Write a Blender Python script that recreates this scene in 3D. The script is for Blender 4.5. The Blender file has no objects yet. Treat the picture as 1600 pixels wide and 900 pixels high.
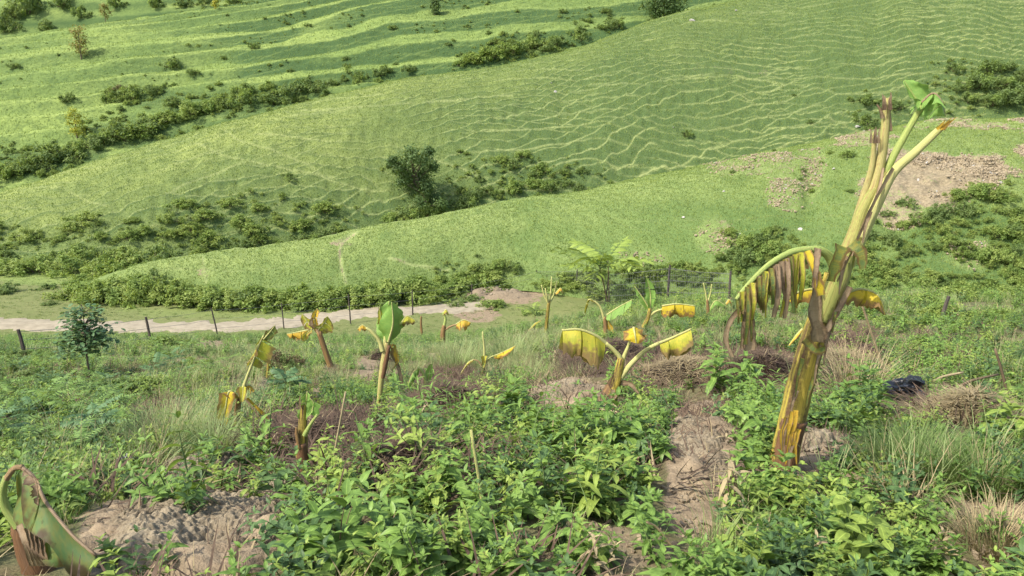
import bpy, math, random
import numpy as np
from mathutils import Vector, Matrix, Euler

S = bpy.context.scene
C = S.collection
R = math.radians
# ------------------------------------------------------------------ camera
CAMZ = 1.6
PITCH = 12.0
FPX = 1209.0                        # focal length in pixels of the 1600-wide photograph
cam_d = bpy.data.cameras.new('camera')
cam = bpy.data.objects.new('camera', cam_d); C.objects.link(cam)
cam.location = (0, 0, CAMZ)
cam.rotation_euler = (R(90 - PITCH), 0, 0)
cam_d.sensor_width = 36; cam_d.lens = 36 * FPX / 1600
cam_d.clip_start = 0.05; cam_d.clip_end = 3000
S.camera = cam
# ------------------------------------------------------------------ sky, sun, exposure
SUN_AZ = (-0.84, -0.52); SUN_EL = 48.0
W = bpy.data.worlds.new('World'); S.world = W; W.use_nodes = True
wn = W.node_tree.nodes; wl = W.node_tree.links
sky = wn.new('ShaderNodeTexSky'); sky.sky_type = 'NISHITA'; sky.sun_disc = False
sky.sun_elevation = R(SUN_EL); sky.sun_rotation = math.atan2(SUN_AZ[0], SUN_AZ[1])
sky.air_density = 1.0; sky.dust_density = 3.0; sky.ozone_density = 1.0
bg = wn['Background']; bg.inputs[1].default_value = 0.15
wl.new(sky.outputs[0], bg.inputs[0])
sd = bpy.data.lights.new('sun', 'SUN'); sd.energy = 2.9; sd.angle = R(0.8); sd.color = (1.0, 0.945, 0.85)
sun = bpy.data.objects.new('sun', sd); C.objects.link(sun)
_a = Vector((SUN_AZ[0], SUN_AZ[1], 0)).normalized() * math.cos(R(SUN_EL)); _a.z = math.sin(R(SUN_EL))
sun.rotation_euler = _a.to_track_quat('Z', 'Y').to_euler()
S.view_settings.view_transform = 'Standard'; S.view_settings.look = 'None'
S.view_settings.exposure = 1.0; S.view_settings.gamma = 1.0
S.render.engine = 'CYCLES'
S.cycles.max_bounces = 6; S.cycles.diffuse_bounces = 3; S.cycles.glossy_bounces = 1
S.cycles.transmission_bounces = 3; S.cycles.transparent_max_bounces = 4
S.cycles.use_denoising = True
S.cycles.sample_clamp_indirect = 4.0

# ------------------------------------------------------------------ projection helpers
CP, SP = math.cos(R(PITCH)), math.sin(R(PITCH))
def P(px, py, Y):
    """world point seen at photograph pixel (px, py) at forward distance Y"""
    u = (px - 800) / FPX; v = (450 - py) / FPX
    dy = CP + v * SP; dz = -SP + v * CP
    k = Y / dy
    return Vector((u * k, Y, CAMZ + dz * k))
def proj(x, y, z):
    z = z - CAMZ
    d = np.maximum(y * CP - z * SP, 0.05)
    v = y * SP + z * CP
    return 800 + FPX * x / d, 450 - FPX * v / d
def mpp(Y, py=450):
    v = (450 - py) / FPX
    return Y / (CP + v * SP) / FPX      # metres per photograph pixel

# ------------------------------------------------------------------ noise
def _h(ix, iy, s):
    n = (ix.astype(np.int64) * 374761393 + iy.astype(np.int64) * 668265263 + s * 1442695041) & 0xffffffff
    n = ((n ^ (n >> 13)) * 1274126177) & 0xffffffff
    return ((n ^ (n >> 16)) & 0xffff) / 32767.5 - 1.0
def vn(x, y, s=0):
    x = np.asarray(x, float); y = np.asarray(y, float)
    ix = np.floor(x); iy = np.floor(y); fx = x - ix; fy = y - iy
    fx = fx * fx * fx * (fx * (fx * 6 - 15) + 10); fy = fy * fy * fy * (fy * (fy * 6 - 15) + 10)
    a = _h(ix, iy, s); b = _h(ix + 1, iy, s); c = _h(ix, iy + 1, s); d = _h(ix + 1, iy + 1, s)
    return (a + (b - a) * fx) * (1 - fy) + (c + (d - c) * fx) * fy
def fbm(x, y, s=0, o=4):
    r = 0; a = 0.5
    for i in range(o):
        r = r + a * vn(x * 2 ** i + 17.3 * i, y * 2 ** i - 9.1 * i, s + i); a *= 0.5
    return r
def sstep(a, b, x):
    t = np.clip((x - a) / (b - a), 0, 1); return t * t * (3 - 2 * t)
def smax(a, b, k):
    h = np.clip(0.5 + 0.5 * (a - b) / k, 0, 1)
    return b + (a - b) * h + k * h * (1 - h)
def blob(px, py, lst, n=0.0):
    """soft mask of ellipses (cx, cy, rx, ry, strength) given as places in the photograph"""
    m = np.zeros_like(np.asarray(px, float))
    for (cx, cy, rx, ry, st) in lst:
        d = np.sqrt(((px - cx) / rx) ** 2 + ((py - cy) / ry) ** 2) + n
        m = np.maximum(m, st * (1 - sstep(0.7, 1.15, d)))
    return m

# ------------------------------------------------------------------ mesh helpers
def np_mesh(name, V, F, attrs=None, uv=None, mat=None, smooth=True):
    V = np.asarray(V, np.float32); F = np.asarray(F, np.int32)
    me = bpy.data.meshes.new(name)
    k = F.shape[1]
    me.vertices.add(len(V)); me.vertices.foreach_set('co', V.ravel())
    me.loops.add(F.size); me.loops.foreach_set('vertex_index', F.ravel())
    me.polygons.add(len(F))
    me.polygons.foreach_set('loop_start', np.arange(0, F.size, k, dtype=np.int32))
    me.polygons.foreach_set('loop_total', np.full(len(F), k, np.int32))
    me.polygons.foreach_set('use_smooth', np.full(len(F), smooth, bool))
    me.update(calc_edges=True)
    for nm, a in (attrs or {}).items():
        at = me.attributes.new(nm, 'FLOAT', 'POINT'); at.data.foreach_set('value', np.asarray(a, np.float32).ravel())
    if uv is not None:
        l = me.uv_layers.new(name='UVMap'); l.data.foreach_set('uv', np.asarray(uv, np.float32)[F.ravel()].ravel())
    if mat: me.materials.append(mat)
    return me
class MB:
    """collects vertices, faces (quads or triangles), uv per vertex and a material slot per face"""
    def __init__(s): s.v = []; s.f = []; s.u = []; s.m = []
    def add(s, V, F, U=None, m=0):
        o = len(s.v); s.v.extend([tuple(p) for p in V])
        s.u.extend([tuple(p) for p in U] if U is not None else [(0.5, 0.5)] * len(V))
        s.f.extend([tuple(i + o for i in f) for f in F]); s.m.extend([m] * len(F))
    def mesh(s, name, mats, smooth=True, origin=None):
        me = bpy.data.meshes.new(name)
        v = s.v if origin is None else [(p[0] - origin[0], p[1] - origin[1], p[2] - origin[2]) for p in s.v]
        me.from_pydata(v, [], s.f)
        l = me.uv_layers.new(name='UVMap')
        idx = [i for f in s.f for i in f]
        l.data.foreach_set('uv', np.array([s.u[i] for i in idx], np.float32).ravel())
        for m in (mats if isinstance(mats, (list, tuple)) else [mats]): me.materials.append(m)
        me.polygons.foreach_set('material_index', np.array(s.m, np.int32))
        me.polygons.foreach_set('use_smooth', np.full(len(s.f), smooth, bool))
        me.update()
        return me
def link(name, me, parent=None, loc=None):
    o = bpy.data.objects.new(name, me); C.objects.link(o)
    if loc is not None: o.location = loc
    if parent is not None: o.parent = parent
    return o
def tag(o, label=None, cat=None, group=None, kind=None):
    if label: o['label'] = label
    if cat: o['category'] = cat
    if group: o['group'] = group
    if kind: o['kind'] = kind
    return o
def empty(name, loc): 
    o = bpy.data.objects.new(name, None); C.objects.link(o); o.location = loc; o.empty_display_size = 0.1
    return o

def catmull(pts, n):
    pts = [np.array(p, float) for p in pts]
    if len(pts) < 3:
        return np.array([pts[0] + (pts[-1] - pts[0]) * t for t in np.linspace(0, 1, n)])
    q = [2 * pts[0] - pts[1]] + pts + [2 * pts[-1] - pts[-2]]
    out = []
    m = len(pts) - 1
    for t in np.linspace(0, m - 1e-6, n):
        i = int(t); f = t - i
        a, b, c, d = q[i], q[i + 1], q[i + 2], q[i + 3]
        out.append(0.5 * (2 * b + (c - a) * f + (2 * a - 5 * b + 4 * c - d) * f * f + (3 * b - a - 3 * c + d) * f ** 3))
    return np.array(out)
def norm(v):
    n = np.linalg.norm(v); return v / n if n > 1e-9 else v
def tube(mb, pts, rad, n=8, m=0, rough=0.0, rng=None, cap=True, arc=None, ovl=1.0):
    """swept tube; rad per point; arc=(a0,a1) makes an open channel"""
    pts = np.array(pts, float); k = len(pts)
    up = np.array((0.13, -0.97, 0.2))
    V = []; U = []
    full = arc is None
    an = np.linspace(0, 2 * math.pi, n, endpoint=False) if full else np.linspace(arc[0], arc[1], n)
    for i in range(k):
        t = norm(pts[min(i + 1, k - 1)] - pts[max(i - 1, 0)])
        a = norm(np.cross(t, up)); b = np.cross(a, t)
        for j, w in enumerate(an):
            r = rad[i] * (1 + (rough * (rng.random() - 0.5) if rng else 0))
            V.append(pts[i] + a * math.cos(w) * r + b * math.sin(w) * r * ovl); U.append((j / max(1, n - 1), i / (k - 1)))
    F = []
    for i in range(k - 1):
        for j in range(n if full else n - 1):
            j2 = (j + 1) % n
            F.append((i * n + j, i * n + j2, (i + 1) * n + j2, (i + 1) * n + j))
    if cap and full:
        V.append(pts[-1]); U.append((0.5, 1)); c = len(V) - 1
        for j in range(n): F.append(((k - 1) * n + j, (k - 1) * n + (j + 1) % n, c))
    mb.add(V, F, U, m)

# ------------------------------------------------------------------ materials
def nm(name):
    m = bpy.data.materials.new(name); m.use_nodes = True
    nt = m.node_tree; b = nt.nodes['Principled BSDF']
    b.inputs['Roughness'].default_value = 0.7
    b.inputs['Specular IOR Level'].default_value = 0.25
    return m, nt, b
class N:
    def __init__(s, nt): s.nt = nt
    def n(s, t, **k):
        x = s.nt.nodes.new(t)
        for a, v in k.items(): setattr(x, a, v)
        return x
    def l(s, a, b): s.nt.links.new(a, b)
    def inp(s, sock, v):
        if hasattr(v, 'links'): s.l(v, sock)
        else: sock.default_value = v
    def attr(s, name): return s.n('ShaderNodeAttribute', attribute_name=name).outputs['Fac']
    def noise(s, scale, detail=3, rough=0.6, vec=None, dist=0.0):
        x = s.n('ShaderNodeTexNoise'); x.inputs['Scale'].default_value = scale; x.inputs['Detail'].default_value = detail
        x.inputs['Roughness'].default_value = rough; x.inputs['Distortion'].default_value = dist
        if vec is not None: s.l(vec, x.inputs['Vector'])
        return x.outputs['Fac']
    def math(s, op, a, b=0.0, clamp=False):
        x = s.n('ShaderNodeMath', operation=op); x.use_clamp = clamp
        s.inp(x.inputs[0], a); s.inp(x.inputs[1], b); return x.outputs[0]
    def rng(s, v, a, b, c=0.0, d=1.0):
        x = s.n('ShaderNodeMapRange'); x.interpolation_type = 'SMOOTHSTEP'
        s.inp(x.inputs[0], v)
        for i, q in enumerate((a, b, c, d)): x.inputs[i + 1].default_value = q
        return x.outputs[0]
    def mix(s, f, a, b, mode='MIX'):
        x = s.n('ShaderNodeMix', data_type='RGBA', blend_type=mode)
        s.inp(x.inputs[0], f)
        for sock, v in ((x.inputs[6], a), (x.inputs[7], b)):
            if hasattr(v, 'links'): s.l(v, sock)
            else: sock.default_value = (*v, 1) if len(v) == 3 else v
        return x.outputs[2]
    def pos(s): return s.n('ShaderNodeNewGeometry').outputs['Position']
    def obj(s): return s.n('ShaderNodeTexCoord').outputs['Object']
    def uv(s): return s.n('ShaderNodeTexCoord').outputs['UV']
    def rnd(s): return s.n('ShaderNodeObjectInfo').outputs['Random']
    def bump(s, h, b, strength=0.3, dist=0.02):
        x = s.n('ShaderNodeBump'); x.inputs['Strength'].default_value = strength; x.inputs['Distance'].default_value = dist
        s.l(h, x.inputs['Height']); s.l(x.outputs[0], b.inputs['Normal'])
def translucent(nt, b, col, f):
    k = N(nt); t = k.n('ShaderNodeBsdfTranslucent'); mx = k.n('ShaderNodeMixShader')
    mx.inputs[0].default_value = f
    t2 = k.mix(0.35, col, (0.35, 0.42, 0.03)); k.l(t2, t.inputs[0])
    k.l(b.outputs[0], mx.inputs[1]); k.l(t.outputs[0], mx.inputs[2])
    k.l(mx.outputs[0], nt.nodes['Material Output'].inputs['Surface'])

def mat_leaf(name, c1, c2, c3=None, trans=0.3, rough=0.5, veins=True, nscale=1.5):
    """green leaf: tone differs plant by plant (random) and place by place (noise), paler midrib"""
    m, nt, b = nm(name); k = N(nt)
    r = k.rnd(); ns = k.noise(nscale, 2, vec=k.pos())
    col = k.mix(r, c1, c2)
    col = k.mix(k.rng(ns, 0.35, 0.7), col, c3 or tuple(x * 0.6 for x in c1))
    fine = k.noise(38, 2, vec=k.pos())
    col = k.mix(k.rng(fine, 0.3, 0.75, 0, 0.45), col, tuple(min(1, x * 1.7) for x in c2))
    if veins:
        sx = k.n('ShaderNodeSeparateXYZ'); k.l(k.uv(), sx.inputs[0])
        d = k.math('ABSOLUTE', k.math('SUBTRACT', sx.outputs[0], 0.5))
        col = k.mix(k.rng(d, 0.0, 0.06, 0.5, 0.0), col, tuple(min(1, x * 2.2) for x in c2))
    k.l(col, b.inputs['Base Color']); b.inputs['Roughness'].default_value = rough
    translucent(nt, b, col, trans)
    return m
def mat_simple(name, c1, c2, scale=8, rough=0.8, bump=0.3, dist=0.01, obj=False, trans=0.0, stretch=None):
    m, nt, b = nm(name); k = N(nt)
    v = k.obj() if obj else k.pos()
    if stretch:
        mp = k.n('ShaderNodeMapping'); mp.inputs['Scale'].default_value = stretch; k.l(v, mp.inputs[0]); v = mp.outputs[0]
    n1 = k.noise(scale, 4, 0.65, v)
    col = k.mix(k.rng(n1, 0.3, 0.7), c1, c2)
    col = k.mix(k.math('MULTIPLY', k.rnd(), 0.5), col, tuple(x * 0.7 for x in c1))
    k.l(col, b.inputs['Base Color']); b.inputs['Roughness'].default_value = rough
    if bump: k.bump(n1, b, bump, dist)
    if trans: translucent(nt, b, col, trans)
    return m
def mat_banana_leaf(name, main, second, dead, deadness=0.45, trans=0.35):
    """uv.x: 0 at the midrib, 1 at the edge; uv.y runs along the leaf: ribbed veins, dry edge, blotches"""
    m, nt, b = nm(name); k = N(nt)
    sx = k.n('ShaderNodeSeparateXYZ'); k.l(k.uv(), sx.inputs[0])
    mp = k.n('ShaderNodeMapping'); mp.inputs['Scale'].default_value = (2.2, 11, 1); k.l(k.uv(), mp.inputs[0])
    n1 = k.noise(1.7, 4, 0.65, mp.outputs[0]); n2 = k.noise(16, 3, 0.6, k.pos()); n3 = k.noise(60, 2, 0.5, k.pos())
    col = k.mix(k.rng(k.math('ADD', k.math('MULTIPLY', n1, 0.7), k.math('MULTIPLY', n2, 0.3)), 0.36, 0.62), main, second)
    e = k.math('ADD', k.math('MULTIPLY', sx.outputs[0], 0.45), k.math('MULTIPLY', n2, 0.75))
    col = k.mix(k.rng(e, 1.05 - deadness, 1.25 - deadness), col, dead)
    col = k.mix(k.rng(n3, 0.62, 0.75, 0, 0.5), col, tuple(x * 0.5 for x in dead))
    w = k.n('ShaderNodeTexWave'); w.bands_direction = 'Y'; w.inputs['Scale'].default_value = 34; w.inputs['Distortion'].default_value = 0.6
    k.l(k.uv(), w.inputs[0])
    col = k.mix(k.rng(w.outputs['Fac'], 0.2, 0.9, 0, 0.16), col, tuple(x * 0.55 for x in main))
    k.l(col, b.inputs['Base Color']); b.inputs['Roughness'].default_value = 0.5
    k.bump(w.outputs['Fac'], b, 0.3, 0.003)
    translucent(nt, b, col, trans)
    return m
def mat_hill(name, cA, cB, cDark, cTrack, cSoil, nsc=0.05, bump=0.5, fs=4.2):
    m, nt, b = nm(name); k = N(nt); p = k.pos()
    big = k.noise(nsc, 3, 0.6, p); mid = k.noise(0.45, 4, 0.65, p); fin = k.noise(fs, 4, 0.75, p)
    col = k.mix(k.rng(big, 0.38, 0.62), cA, cB)
    col = k.mix(k.rng(mid, 0.45, 0.75, 0, 0.6), col, cDark)
    col = k.mix(k.attr('lush_shade'), col, cDark)  # lush grass patches, plus hill shade painted into the grass colour
    col = k.mix(k.rng(fin, 0.40, 0.70, 0, 0.6), col, tuple(x * 0.8 for x in cDark))
    col = k.mix(k.math('MULTIPLY', k.math('MULTIPLY', k.attr('track'), k.rng(fin, 0.25, 0.65, 1.0, 0.45)), 0.45), col, cTrack)
    sn = k.math('ADD', k.attr('soil'), k.math('MULTIPLY', k.math('SUBTRACT', fin, 0.5), 1.6))
    sn = k.math('ADD', sn, k.math('MULTIPLY', k.math('SUBTRACT', mid, 0.5), 1.3))
    sn = k.math('MULTIPLY', k.rng(sn, 0.40, 0.75), k.rng(k.attr('soil'), 0.02, 0.12))
    soilc = k.mix(k.rng(k.noise(5, 3, 0.7, p), 0.3, 0.7), cSoil, tuple(x * 0.55 for x in cSoil))
    col = k.mix(sn, col, soilc)
    k.l(col, b.inputs['Base Color']); b.inputs['Roughness'].default_value = 0.95
    b.inputs['Specular IOR Level'].default_value = 0.1
    k.bump(k.math('ADD', fin, k.math('MULTIPLY', mid, 0.7)), b, bump, 0.25)
    return m

M = {}
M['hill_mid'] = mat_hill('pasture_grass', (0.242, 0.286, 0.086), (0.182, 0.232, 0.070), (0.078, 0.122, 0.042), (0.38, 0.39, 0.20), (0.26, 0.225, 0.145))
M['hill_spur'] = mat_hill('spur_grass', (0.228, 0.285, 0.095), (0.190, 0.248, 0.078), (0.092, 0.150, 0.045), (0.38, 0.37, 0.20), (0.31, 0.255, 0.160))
M['hill_terr'] = mat_hill('terrace_grass', (0.240, 0.308, 0.084), (0.184, 0.254, 0.068), (0.055, 0.098, 0.034), (0.28, 0.345, 0.115), (0.35, 0.30, 0.18), bump=0.7, fs=1.7)
M['blade_mid'] = mat_leaf('hillside_blade', (0.20, 0.26, 0.066), (0.265, 0.325, 0.088), (0.10, 0.165, 0.042), 0.35, 0.8, False, 1.1)
M['soil'] = mat_simple('dry_soil', (0.28, 0.222, 0.145), (0.165, 0.128, 0.084), 9, 0.95, 0.8, 0.02)
M['stone'] = mat_simple('pale_stone', (0.30, 0.25, 0.18), (0.19, 0.155, 0.108), 14, 0.9, 0.5, 0.006, obj=True)
M['gravel'] = mat_simple('gravel_stone', (0.37, 0.305, 0.20), (0.23, 0.185, 0.12), 14, 0.9, 0.5, 0.006, obj=True)
M['white_stone'] = mat_simple('white_stone', (0.46, 0.44, 0.39), (0.30, 0.285, 0.25), 6, 0.85, 0.4, 0.02, obj=True)
M['road'] = mat_simple('road_dirt', (0.34, 0.295, 0.208), (0.245, 0.21, 0.145), 2.2, 0.95, 0.4, 0.02)
M['weed'] = mat_leaf('weed_leaf', (0.115, 0.205, 0.042), (0.190, 0.295, 0.064), (0.072, 0.142, 0.031), 0.32, 0.45)
M['weed_y'] = mat_leaf('pale_weed_leaf', (0.205, 0.285, 0.058), (0.27, 0.35, 0.075), (0.15, 0.22, 0.045), 0.36, 0.5)
M['weed_d'] = mat_leaf('dark_weed_leaf', (0.058, 0.11, 0.040), (0.095, 0.16, 0.052), (0.038, 0.078, 0.028), 0.25, 0.5)
M['fern'] = mat_leaf('pinnate_leaf', (0.115, 0.20, 0.05), (0.18, 0.28, 0.065), (0.08, 0.15, 0.042), 0.3, 0.5)
M['bluefern'] = mat_leaf('blue_green_leaf', (0.075, 0.145, 0.062), (0.11, 0.19, 0.075), (0.055, 0.11, 0.046), 0.25, 0.5)
M['grass'] = mat_leaf('green_grass', (0.115, 0.185, 0.048), (0.185, 0.250, 0.078), (0.085, 0.145, 0.036), 0.3, 0.55, False, 0.8)
M['pgrass'] = mat_leaf('pale_grass', (0.21, 0.275, 0.105), (0.29, 0.33, 0.145), (0.15, 0.215, 0.07), 0.3, 0.6, False, 0.8)
M['straw'] = mat_leaf('dry_straw', (0.37, 0.31, 0.175), (0.28, 0.22, 0.12), (0.21, 0.165, 0.09), 0.15, 0.8, False, 3)
M['mulch'] = mat_leaf('dead_stalks', (0.072, 0.047, 0.031), (0.115, 0.078, 0.052), (0.032, 0.022, 0.016), 0.05, 0.9, False, 4)
M['mulch_core'] = mat_simple('rotting_mulch', (0.050, 0.034, 0.023), (0.026, 0.018, 0.013), 12, 1.0, 0.8, 0.02)
M['bush'] = mat_leaf('bush_leaf', (0.170, 0.250, 0.062), (0.240, 0.320, 0.080), (0.120, 0.195, 0.048), 0.45, 0.55, False, 0.7)
M['bush_d'] = mat_leaf('dark_bush_leaf', (0.135, 0.200, 0.064), (0.185, 0.250, 0.080), (0.098, 0.155, 0.050), 0.45, 0.6, False, 0.7)
M['bush_y'] = mat_leaf('pale_bush_leaf', (0.225, 0.295, 0.070), (0.285, 0.35, 0.095), (0.16, 0.23, 0.055), 0.42, 0.55, False, 0.7)
M['tree'] = mat_leaf('tree_leaf', (0.075, 0.128, 0.042), (0.110, 0.170, 0.054), (0.052, 0.095, 0.032), 0.35, 0.55, False, 0.5)
M['tree_o'] = mat_leaf('rusty_leaf', (0.20, 0.19, 0.05), (0.27, 0.20, 0.06), (0.15, 0.17, 0.04), 0.25, 0.6, False, 0.7)
M['tree_y'] = mat_leaf('yellow_tree_leaf', (0.30, 0.33, 0.035), (0.36, 0.33, 0.04), (0.20, 0.27, 0.03), 0.3, 0.6, False, 0.7)
M['deadbush'] = mat_leaf('dead_bush_leaf', (0.13, 0.095, 0.05), (0.16, 0.14, 0.06), (0.09, 0.06, 0.04), 0.1, 0.8, False, 3)
M['bark'] = mat_simple('bark', (0.17, 0.13, 0.09), (0.09, 0.07, 0.05), 30, 0.9, 0.5, 0.004)
M['gstem'] = mat_simple('green_stem', (0.13, 0.20, 0.06), (0.10, 0.13, 0.045), 20, 0.7, 0.0)
M['bstem'] = mat_simple('brown_stem', (0.17, 0.12, 0.07), (0.10, 0.08, 0.045), 20, 0.8, 0.0)
M['post'] = mat_simple('fence_post', (0.055, 0.05, 0.045), (0.11, 0.085, 0.06), 12, 0.8, 0.3, 0.004)
M['wire'] = mat_simple('galvanised_wire', (0.20, 0.205, 0.205), (0.14, 0.14, 0.14), 20, 0.5, 0.0)
M['ban_y'] = mat_banana_leaf('yellow_banana_leaf', (0.72, 0.52, 0.03), (0.66, 0.54, 0.05), (0.28, 0.16, 0.06), 0.5)
M['ban_yg'] = mat_banana_leaf('yellow_green_banana_leaf', (0.42, 0.45, 0.05), (0.62, 0.54, 0.06), (0.27, 0.18, 0.07), 0.5)
M['ban_g'] = mat_banana_leaf('green_banana_leaf', (0.19, 0.36, 0.075), (0.26, 0.42, 0.09), (0.32, 0.26, 0.07), 0.14)
M['ban_dg'] = mat_banana_leaf('dull_green_banana_leaf', (0.10, 0.17, 0.06), (0.34, 0.30, 0.05), (0.15, 0.09, 0.035), 0.5)
M['ban_og'] = mat_banana_leaf('half_brown_banana_leaf', (0.12, 0.22, 0.07), (0.21, 0.23, 0.06), (0.09, 0.055, 0.03), 0.36)
M['ban_dry'] = mat_banana_leaf('dry_banana_leaf', (0.34, 0.25, 0.15), (0.25, 0.17, 0.10), (0.14, 0.09, 0.055), 0.45, 0.15)
M['ban_or'] = mat_banana_leaf('orange_banana_leaf', (0.66, 0.40, 0.04), (0.58, 0.42, 0.06), (0.27, 0.15, 0.05), 0.45)
# ------------------------------------------------------------------ near ground: a slope falling to a flat valley floor
FLOOR = CAMZ - 12.5
MOUNDS = []          # (x, y, radius, height) raised or dug ground, filled in below
def gz0(x, y):
    u = x / (np.maximum(y, 0) + 5.0)
    f = sstep(-0.12, 0.26, u)
    A = 0.8 + 0.25 * f; B = 0.262 - 0.077 * f
    d = A + B * y
    d = d + f * 0.012 * np.maximum(y - 27, 0) ** 2 * (1 - 0.0 * y)
    d = d - 0.012 * np.clip(-x, 0, 40) * 0
    n = -np.minimum(d, 40) + CAMZ
    n = np.where(y < 1.0, n + 0.0, n)
    fl = FLOOR + 0.12 * vn(x / 7, y / 7, 5) + 0.03 * np.maximum(x - 0, 0)
    return smax(n, fl, 0.7)
def gz(x, y):
    x = np.asarray(x, float); y = np.asarray(y, float)
    z = gz0(x, y)
    amp = np.clip(1.2 - y / 60, 0.3, 1)
    z = z + amp * (0.10 * vn(x / 1.9, y / 1.9, 11) + 0.05 * vn(x / 0.7, y / 0.7, 12))
    for (mx, my, mr, mh, sq) in MOUNDS:
        d2 = ((x - mx) / mr) ** 2 + ((y - my) / (mr * sq)) ** 2
        z = z + mh * np.exp(-d2 * 1.6)
    return z
_Ys = np.geomspace(1.0, 90, 6000)
def G(px, py):
    """where the sight line of a photograph pixel meets the near ground"""
    u = (px - 800) / FPX; v = (450 - py) / FPX
    dy = CP + v * SP; dz = -SP + v * CP
    k = _Ys / dy
    x = u * k; z = CAMZ + dz * k
    g = gz(x, _Ys)
    i = int(np.argmax(z < g))
    if z[i] >= g[i]: i = len(_Ys) - 1
    return Vector((x[i], _Ys[i], g[i]))

for (px, py, r, h, sq) in [(235, 850, 0.5, 0.05, 0.8), (385, 850, 0.32, 0.05, 0.8), (325, 826, 0.14, -0.10, 1), (1120, 690, 0.45, 0.10, 1.2),
                           (890, 625, 0.55, 0.12, 0.7), (1275, 705, 0.4, 0.06, 0.8), (500, 700, 0.7, 0.16, 0.8), (620, 735, 0.4, 0.1, 0.8),
                           (700, 640, 0.5, 0.14, 0.8), (950, 570, 0.7, 0.2, 0.8), (1060, 585, 0.6, 0.1, 0.8), (1190, 590, 0.5, 0.15, 0.8),
                           (1520, 660, 0.4, 0.12, 0.8), (300, 745, 0.4, 0.08, 0.8), (595, 570, 0.8, 0.12, 0.8)]:
    p = G(px, py); MOUNDS.append((p.x, p.y, r, h, sq))

SOIL = [(215, 835, 110, 55, 1.1), (385, 845, 70, 60, 1.1), (300, 880, 130, 40, 1.0), (1100, 700, 58, 75, 1.0), (1080, 790, 40, 60, 0.9), (890, 617, 75, 24, 1.1),
        (1270, 700, 55, 28, 0.9), (300, 738, 60, 22, 0.7), (350, 745, 60, 20, 0.7), (575, 568, 25, 12, 0.8), (590, 585, 40, 12, 0.7), (745, 490, 40, 14, 0.8),
        (330, 540, 45, 8, 0.9), (275, 545, 30, 8, 0.9), (800, 462, 60, 14, 0.7), (1090, 660, 50, 30, 0.9), (500, 600, 20, 15, 0.6), (400, 598, 25, 14, 0.7),
        (580, 700, 40, 20, 0.6), (1550, 830, 90, 60, 0.45), (960, 860, 120, 40, 0.5)]
MULCH = [(500, 690, 110, 60, 1), (625, 720, 60, 40, 1), (700, 620, 70, 45, 1), (940, 560, 90, 30, 1), (1060, 575, 90, 32, 1), (1190, 570, 70, 35, 1),
         (1330, 560, 60, 50, 0.8), (1510, 640, 60, 40, 0.8), (250, 640, 60, 30, 0.6), (760, 770, 40, 20, 0.6)]
LAWN = [(60, 432, 75, 16, 1), (120, 485, 300, 14, 0.5), (420, 488, 300, 12, 0.7)]

def make_ground():
    rows = np.concatenate([np.linspace(-6, 1.5, 12)[:-1], np.geomspace(1.5, 24, 330)[:-1], np.linspace(24, 82, 150)])
    us = np.linspace(-1.25, 1.25, 420)
    Y, U = np.meshgrid(rows, us, indexing='ij')
    X = U * (np.abs(Y) * 0.82 + 5.0)
    Z = gz(X, Y)
    px, py = proj(X, Y, Z)
    nz = 0.35 * fbm(X * 1.5, Y * 1.5, 31)
    front = Y > 1.0
    soil = blob(px, py, SOIL, nz) * front; mul = blob(px, py, MULCH, nz) * front
    soil = np.maximum(soil, 0.6 * sstep(0.25, 0.5, fbm(X / 1.6, Y / 1.6, 77)) * (Y < 36))
    lawn = np.maximum(blob(px, py, LAWN, nz), sstep(38, 44, Y) * 0.5) * front
    Z = Z + soil * np.where(Y < 9, 0.04, 0.02) * fbm(X * 7, Y * 7, 41) * 2 + np.where(Y < 6, soil * (0.022 * np.abs(vn(X * 22, Y * 22, 43)) + .014 * vn(X * 45, Y * 45, 44)), 0)
    n, m = Y.shape
    idx = np.arange(n * m).reshape(n, m)
    F = np.stack([idx[:-1, :-1], idx[:-1, 1:], idx[1:, 1:], idx[1:, :-1]], -1).reshape(-1, 4)
    mt, nt, b = nm('field_ground'); k = N(nt); p = k.pos()
    n1 = k.noise(0.7, 4, 0.65, p); n2 = k.noise(9, 4, 0.7, p); n3 = k.noise(45, 3, 0.7, p)
    col = k.mix(k.rng(n1, 0.4, 0.65), (0.12, 0.12, 0.055), (0.17, 0.15, 0.08))
    col = k.mix(k.rng(n2, 0.4, 0.7, 0, 0.7), col, (0.11, 0.08, 0.045))
    col = k.mix(k.attr('lawn'), col, k.mix(k.rng(n2, 0.3, 0.7), (0.20, 0.255, 0.075), (0.14, 0.19, 0.055)))
    sc = k.mix(k.rng(n2, 0.3, 0.7), (0.30, 0.235, 0.152), (0.17, 0.13, 0.084))
    sc = k.mix(k.rng(n3, 0.55, 0.75, 0, 0.6), sc, (0.11, 0.085, 0.06))
    sf = k.rng(k.math('ADD', k.attr('soil'), k.math('MULTIPLY', k.math('SUBTRACT', n2, 0.5), 0.8)), 0.35, 0.6)
    col = k.mix(sf, col, sc)
    mf = k.rng(k.math('ADD', k.attr('mulch'), k.math('MULTIPLY', k.math('SUBTRACT', n2, 0.5), 0.6)), 0.35, 0.6)
    col = k.mix(mf, col, k.mix(k.rng(n3, 0.35, 0.65), (0.075, 0.053, 0.037), (0.125, 0.093, 0.064)))
    k.l(col, b.inputs['Base Color']); b.inputs['Roughness'].default_value = 0.95
    b.inputs['Specular IOR Level'].default_value = 0.1
    k.bump(k.math('ADD', n2, k.math('MULTIPLY', n3, 0.5)), b, 0.6, 0.03)
    me = np_mesh('ground', np.stack([X, Y, Z], -1).reshape(-1, 3), F, dict(soil=soil, mulch=mul, lawn=lawn), mat=mt)
    o = link('ground', me); tag(o, kind='structure')
    return o
ground = make_ground()

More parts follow.
